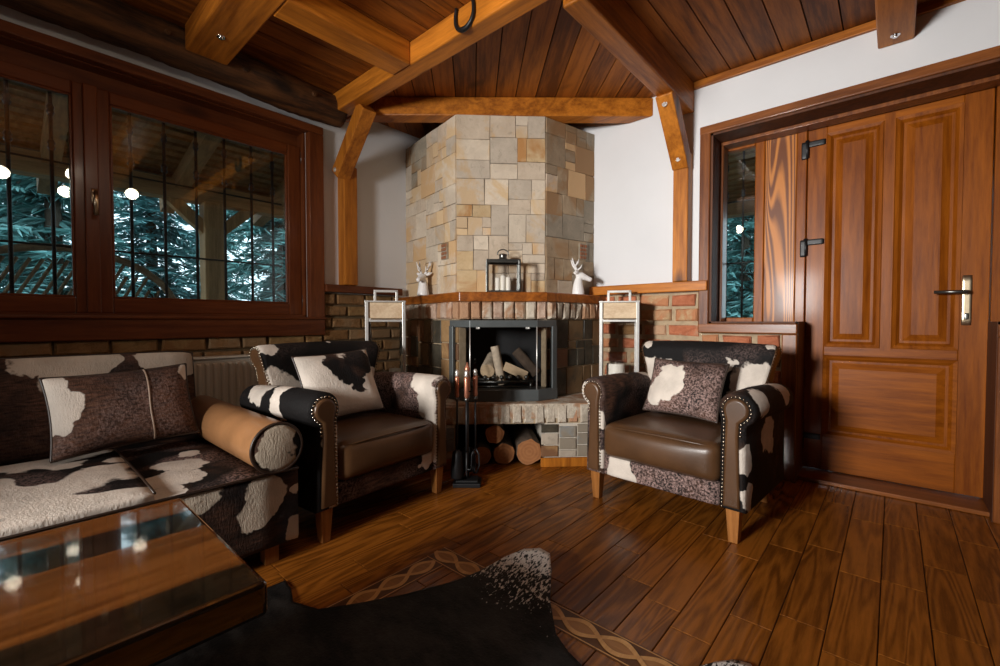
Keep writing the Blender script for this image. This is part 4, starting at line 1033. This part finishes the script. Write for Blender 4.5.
hl = [h('hide_arm_white_brown', 14, .56, 3.2, None, .7, .9, .4, [(.34, -.25, .60, .105), (.29, -.31, .50, .09), (.285, -.33, .36, .07), (.285, -.34, .24, .06)]),
      h('hide_arm_zebra', 40, .52, 5.0, None, .1, .0, .5, [(-.34, .10, .58, .085), (-.35, -.07, .59, .06), (-.40, -.09, .52, .05), (-.275, -.35, .42, .06), (-.275, -.35, .31, .06), (-.275, -.35, .20, .06)]),
      h('hide_back_black_cream', 57, .50, 3.0, None, .2, .1, .5, [(-.27, .13, .56, .11), (-.15, .13, .50, .09), (.26, .13, .56, .085), (-.31, .2, .775, .055), (.05, .2, .80, .03), (.16, .15, .66, .035)]),
      h('hide_brown_rail', 61, .30, 2.4, None, .9, .5, .4, [(.22, -.34, .21, .055)])]
chR = armchair((-.775, 2.315, 0), R(-4), 'cowhide armchair in front of the red brick and door, facing the room', (hr[0], hr[1], hr[2], hr[3]))
# local +x of this chair is the side towards the fireplace once it is turned
chL = armchair((-2.075, 1.166, 0), R(95), 'cowhide armchair standing between the sofa and the fire tools', (hl[0], hl[1], hl[2], hl[3]))

# sofa under the window
sfa = thing('sofa', (-2.22, -.27, 0), 'cowhide sofa with tan leather rolled arm under the window', 'sofa')
hb = h('hide_sofa_back', 75, .46, 2.3, None, 1.1, .1, .5, [(-.37, .36, .75, .065), (-.37, .48, .73, .10), (-.37, .44, .66, .075), (-.37, .57, .74, .06), (-.37, .74, .74, .065), (-.37, .83, .71, .09), (-.37, .89, .70, .06), (-.34, -.3, .6, .16)], False, (.50, .42, .34))
hs = h('hide_sofa_seat', 83, .50, 3.0, None, .6, .9, .4, [(.20, .72, .36, .085), (.36, .66, .36, .10), (.06, .78, .36, .05), (.5, .62, .34, .06), (.2, -.8, .36, .2)])
hw = h('hide_sofa_cushion', 92, .62, 3.6, None, .4, .5)
hf = h('hide_sofa_front', 102, .50, 2.6, None, .8, .05, .5, [(.52, .90, .28, .075), (.52, .87, .23, .06), (.52, 1.02, .26, .035), (.52, 1.01, .12, .05), (.52, .68, .33, .07), (.5, .1, .2, .12)], False, (.50, .42, .33))
hd = h('hide_sofa_arm_disc', 111, .62, 3.4, None, .6, .1, .5, [(.54, .935, .445, .075), (.54, .94, .40, .06), (.54, -.94, .43, .07)], False, (.46, .38, .29))
yR, yL = .748, -1.30
m_ = MB(); m_.rbox((-2.185, (yR + yL) / 2, .21), (1.01, yR - yL, .276), .012, 8); m_.build('base', hf, sfa)
m_ = MB(); m_.rbox((-2.07, (yR + yL) / 2 - .003, .335), (.775, yR - yL - .20, .04), .02, 8); sd = m_.build('seat_deck', hs, sfa)
m_ = MB(); m_.tube([(-1.682, yL + .01, .348), (-1.678, yR - .006, .348), (-2.4, yR - .002, .348)], .006, 8); m_.build('piping', 'piping', sfa)
for a, b in ((-.39, .312), (-1.10, -.40)):
    m_ = MB(); m_.rbox((-2.05, (a + b) / 2, .360), (.74, b - a, .036), .016, 12, lambda u, v, w: (0, 0, .016 * (1 - u * u) * (1 - v * v) if w > 0 else 0)); c_ = m_.build('seat_cushion', hw, sfa)
    m_ = MB(); m_.tube([(-1.69, b - .002, .372), (-1.9, b, .374), (-2.2, b, .374), (-2.40, b - .002, .372)], .004, 8); m_.build('piping', 'piping', c_)
Tb = Matrix.Translation((-2.58, 0, 0)) @ Matrix.Rotation(R(-9), 4, 'Y')
m_ = MB(); m_.rbox((0, (yL + .645) / 2, .545), (.20, .645 - yL, .42), .03, 10, lambda u, v, w: (.02 * (1 - v * v) * (1 - w * w) if u > 0 else 0, 0, 0), 0, Tb); bs = m_.build('backrest', hb, sfa)
m_ = MB(); m_.tube([Tb @ Vector((.085, .637, z)) for z in (.34, .5, .65, .738)] + [Tb @ Vector((.085, y_, .748)) for y_ in (.60, .3, -.3, yL + .02)], .006, 8); m_.build('piping', 'piping', bs)
for yc_ in (.668, yL + .09):
    m_ = MB(); m_.tube([(-2.60, yc_, .438), (-1.695, yc_, .438), (-1.682, yc_, .438)], [.091, .091, .089], 32); ra = m_.build('rolled_arm', 'tan', sfa)
    m_ = MB(); m_.lathe([(.088, -.012), (.088, .002), (.07, .008), (.001, .010)], 32, 0, Matrix.Translation((-1.678, yc_, .438)) @ Matrix.Rotation(R(90), 4, 'Y')); m_.build('arm_disc', hd, ra)
    m_ = MB(); m_.tube([(-1.677, yc_ + .089 * math.cos(a), .438 + .089 * math.sin(a)) for a in [2 * math.pi * i / 40 for i in range(40)]], .006, 8, 0, False, True); m_.build('piping', 'piping', ra)
for x_ in (-1.74, -2.62):
    for y_ in (.66, -1.22):
        m_ = MB(); m_.prism([(x_ - .025, y_ - .025), (x_ + .025, y_ - .025), (x_ + .025, y_ + .025), (x_ - .025, y_ + .025)], 0, .075); m_.build('leg', 'legwood', sfa, .003)

# cushions
def pillow(name, w, hgt, t, hide, M4, label, group=None, seam=None):
    n = 22; m_ = MB()
    def P(u, v, s_):
        x_ = u * w / 2 * (1 - .055 * (1 - v * v)); z_ = v * hgt / 2 * (1 - .065 * (1 - u * u))
        th = t / 2 * ((1 - u ** 4) * (1 - v ** 4)) ** .55
        dent = .0
        return Vector((x_, s_ * th + .003 * math.sin(9 * u + 5 * v) * (1 - u * u) * (1 - v * v), z_))
    g = [math.sin(math.pi / 2 * (-1 + 2 * i / n)) for i in range(n + 1)]
    for s_ in (-1, 1):
        vs = [P(u, v, s_) for v in g for u in g]
        m_.add(vs, [((j * (n + 1) + i), (j * (n + 1) + i + 1), ((j + 1) * (n + 1) + i + 1), ((j + 1) * (n + 1) + i)) if s_ < 0 else ((j * (n + 1) + i), ((j + 1) * (n + 1) + i), ((j + 1) * (n + 1) + i + 1), (j * (n + 1) + i + 1)) for j in range(n) for i in range(n)], 0, True)
    o = m_.build(name, hide, None, merge=True)
    e = [P(u, -1, 0) for u in g] + [P(1, v, 0) for v in g[1:]] + [P(u, 1, 0) for u in reversed(g[:-1])] + [P(-1, v, 0) for v in reversed(g[1:-1])]
    m_ = MB(); m_.tube(e, .0055, 8, 0, False, True); m_.build('piping', 'piping', o)
    if seam is not None:
        m_ = MB(); m_.tube([P(seam + .012 * math.sin(3 * v), v, -1) + Vector((0, -.001, 0)) for v in g], .0032, 8); m_.build('seam_piping', 'seam', o)
    o.matrix_world = M4
    return tag(o, label, 'cushion', group)
def pose(c, yaw, tilt, roll=0): return Matrix.Translation(c) @ Matrix.Rotation(yaw, 4, 'Z') @ Matrix.Rotation(tilt, 4, 'X') @ Matrix.Rotation(roll, 4, 'Y')
pillow('cushion', .38, .29, .11, h('hide_cushion_pink_brown', 119, .42, 3.0, None, .8, 1.0, .32, [(-.05, -.04, .03, .075), (-.10, -.04, -.035, .075)]), pose((-.79, 2.30, .562), R(-6), R(-24), R(1)), 'speckled brown and white cowhide cushion on the armchair by the door')
pillow('cushion', .40, .34, .12, h('hide_cushion_cream', 131, .62, 3.4, None, .4, .1, .5, [(.02, -.04, .05, .085), (.10, -.04, .10, .085), (-.03, -.04, .11, .06), (.06, -.04, -.02, .05)], True), pose((-2.075, 1.135, .585), R(90), R(-25), R(-3)), 'cream and black cowhide cushion on the armchair next to the sofa')
pillow('cushion', .45, .31, .12, h('hide_cushion_brown', 147, .42, 2.6, None, 1.1, .4, .54, [(-.23, -.04, .09, .085), (-.19, -.04, .01, .075), (-.25, -.04, -.03, .06), (.23, -.04, .13, .055), (.05, -.04, .155, .03)]), pose((-2.29, .333, .556), R(90), R(-22), R(-3)), 'wide brown and white cowhide cushion with a seam, propped on the sofa', None, .32)

# ================================================================== COFFEE TABLE, RUG, LAMP
ct = thing('coffee_table', (-1.085, -.32, 0), 'glossy wood and dark resin coffee table in front of the sofa', 'table')
def table_mat():
    t = NT('river_table_top', .10); v = t.coord((1, 1, 1)); tc = t.n('ShaderNodeTexCoord'); sp = t.n('ShaderNodeSeparateXYZ'); t.l(tc.outputs['Object'], sp.inputs[0])
    wob = t.noise(t.coord((.4, 2.6, 1)), 1.0, 3, .5); x_ = t.math('ADD', sp.outputs[0], t.math('MULTIPLY', t.math('SUBTRACT', wob, .5), .07))
    u = t.math('DIVIDE', t.math('ADD', x_, .275), .55)
    res = t.ramp(u, [(0.0, (0, 0, 0)), (.205, (0, 0, 0)), (.215, (1, 1, 1)), (.415, (1, 1, 1)), (.425, (0, 0, 0)), (.84, (0, 0, 0)), (.855, (1, 1, 1))])
    gr = t.coord((9, .8, 9)); w = t.noise(gr, .8, 2, .5, .8); rg = t.math('MULTIPLY_ADD', t.math('SINE', t.math('MULTIPLY', w, 30.0)), .5, .5); f_ = t.noise(gr, 6, 4, .7)
    wd = t.ramp(t.math('ADD', t.math('MULTIPLY', rg, .35), t.math('MULTIPLY', f_, .65)), [(.2, (.080, .024, .005)), (.8, (.19, .064, .014))])
    dk = t.ramp(t.noise(t.coord((6, 3, 6)), 3, 4, .6, .5), [(.3, (.004, .003, .002)), (.75, (.022, .012, .006))])
    t.base(t.mix(res, wd, dk)); t.b.inputs['Coat Weight'].default_value = 1; t.b.inputs['Coat IOR'].default_value = 1.75; t.b.inputs['Coat Roughness'].default_value = .035; return t.m
m_ = MB(); m_.box(-1.365, -.806, -.94, .304, .388, .45); m_.build('tabletop', table_mat(), ct, .010, 4)
for x_ in (-1.27, -.90):
    for y_ in (-.82, .12): m_ = MB(); m_.box(x_ - .03, x_ + .03, y_ - .03, y_ + .03, .012, .386); m_.build('leg', 'legwood', ct, .004)

out = [(-1.557, .579), (-1.557, .64), (-1.49, .632), (-1.41, .604), (-1.318, .64), (-1.278, .708), (-1.186, .851), (-1.13, .973), (-1.1, 1.046), (-1.074, 1.109), (-1.037, 1.201), (-1.0, 1.262), (-.954, 1.298), (-.905, 1.292), (-.844, 1.212), (-.781, 1.117), (-.703, 1.035), (-.644, 1.006), (-.578, .985), (-.50, .975), (-.44, 1.03), (-.385, 1.14), (-.335, 1.225), (-.30, 1.268), (-.263, 1.282), (-.21, 1.2), (-.2, 1.02), (-.28, .78), (-.33, .4), (-.30, 0), (-.12, -.4), (-.2, -.62), (-.5, -.66), (-.8, -.95), (-1.2, -.93), (-1.5, -.72), (-1.78, -.65), (-1.8, -.45), (-1.62, -.2), (-1.60, .2)]
cx, cy = -.9, -.1
def resample(pts, n):
    seg = [(Vector(p), Vector(pts[(i + 1) % len(pts)])) for i, p in enumerate(pts)]; o_ = []
    for p, q in seg:
        k = max(1, int((q - p).length / .035)); o_ += [p.lerp(q, j / k) for j in range(k)]
    return o_
outl = resample(out, 0); K = len(outl); rings = [0.02, .2, .4, .55, .68, .78, .86, .92, .96, .985, 1.0]
m_ = MB(); vs = []
for f_ in rings:
    for i, p in enumerate(outl):
        q = Vector((cx, cy)).lerp(p, f_); wv = .004 * math.sin(7 * q.x + 3 * q.y) + .004 * math.sin(11 * q.y - 4 * q.x)
        lobe = math.exp(-((q.x + .96) ** 2 + (q.y - 1.30) ** 2) / .035); curl = .055 * lobe * max(0, (f_ - .7) / .3) ** 1.3
        side = .03 * math.exp(-((q.x + .86) ** 2 + (q.y - 1.15) ** 2) / .02) * max(0, (f_ - .8) / .2)
        lift = .022 * max(0, math.sin(i * .37)) * max(0, (f_ - .9) / .1) if i % 7 else .008 * max(0, (f_ - .9) / .1)
        under = .0 if (q.x < -.75 and q.y < .34) else 1.0
        vs.append((q.x, q.y, .006 + abs(wv) * .6 * under + (curl + side + 0.12 * lift) * under))
fs = [(i * K + k, i * K + (k + 1) % K, (i + 1) * K + (k + 1) % K, (i + 1) * K + k) for i in range(len(rings) - 1) for k in range(K)]
m_.add(vs, fs, 0, True); m_.add(vs[:K], [list(range(K))], 0)
def rug_mat():
    t = NT('black_cowhide', .6, 0, .2); v = t.coord(); st_ = t.noise(t.coord((120, 60, 60)), 1, 3, .6); sp = t.n('ShaderNodeSeparateXYZ'); tc = t.n('ShaderNodeTexCoord'); t.l(tc.outputs['Object'], sp.inputs[0])
    y_ = t.math('MULTIPLY', t.math('SUBTRACT', sp.outputs[1], 1.10), 1.25, None, False); y_ = t.math('MINIMUM', y_, .2); y_ = t.math('MAXIMUM', y_, -.35)
    n = t.math('ADD', t.math('ADD', st_, y_), t.math('MULTIPLY', t.math('SUBTRACT', t.noise(v, 6, 3), .5), .45))
    fleck = t.ramp(n, [(.60, (0, 0, 0)), (.67, (1, 1, 1))])
    blk = t.ramp(t.noise(t.coord((5, 9, 20)), 1, 6, .75), [(.42, (.004, .004, .004)), (.72, (.040, .036, .033))])
    t.base(t.mix(fleck, blk, (.68, .64, .60))); t.bump(t.noise(t.coord((1, 1, 2)), 130, 3), .5, .004); return t.m
rug = m_.build('cowhide_rug', rug_mat()); md = rug.modifiers.new('pelt', 'SOLIDIFY'); md.thickness = .004; md.offset = -1
tag(rug, 'black cowhide rug with white-flecked edge lying on the boards under the table', 'rug')

# chandelier over the table (seen as reflections in the window and the table top)
lp = thing('pendant_lamp', (-1.1, .41, ZC), 'four-globe pendant lamp hanging over the coffee table', 'lamp')
m_ = MB(); m_.lathe([(.05, 2.375), (.05, 2.399)], 20, 0, Matrix.Translation((-1.1, .41, 0))); m_.build('ceiling_rose', 'black_iron', lp)
m_ = MB(); m_.tube([(-1.1, .41, 2.38), (-1.1, .41, 2.12)], .007, 8); m_.build('stem', 'black_iron', lp)
for dx, dy in ((0, -.37), (0, .40), (.34, 0), (-.34, 0)):
    m_ = MB(); m_.tube([(-1.1, .41, 2.13), (-1.1 + dx * .5, .41 + dy * .5, 2.15), (-1.1 + dx, .41 + dy, 2.12), (-1.1 + dx, .41 + dy, 2.06)], .006, 8); ar = m_.build('arm', 'black_iron', lp)
    m_ = MB(); m_.ball((-1.1 + dx, .41 + dy, 2.025), .048, 18); m_.build('globe', 'globe', ar)

# ================================================================== LIGHT
w = bpy.data.worlds.new('sky'); S.world = w; w.use_nodes = True; nt = w.node_tree; bg = nt.nodes['Background']
bg.inputs[0].default_value = (.72, .88, 1.0, 1); bg.inputs[1].default_value = 3.0
ld = bpy.data.lights.new('added_key_light', 'AREA'); ld.shape = 'RECTANGLE'; ld.size = .56; ld.size_y = .68; ld.energy = 62; ld.spread = R(76); ld.color = (1, .975, .94)  # added area key; beam narrowed and turned so the sofa stays dim
lo = bpy.data.objects.new('added_key_light', ld); COL.objects.link(lo); lo.location = (-1.19, YB - .06, 1.35); lo.rotation_euler = (R(90), 0, R(-5))
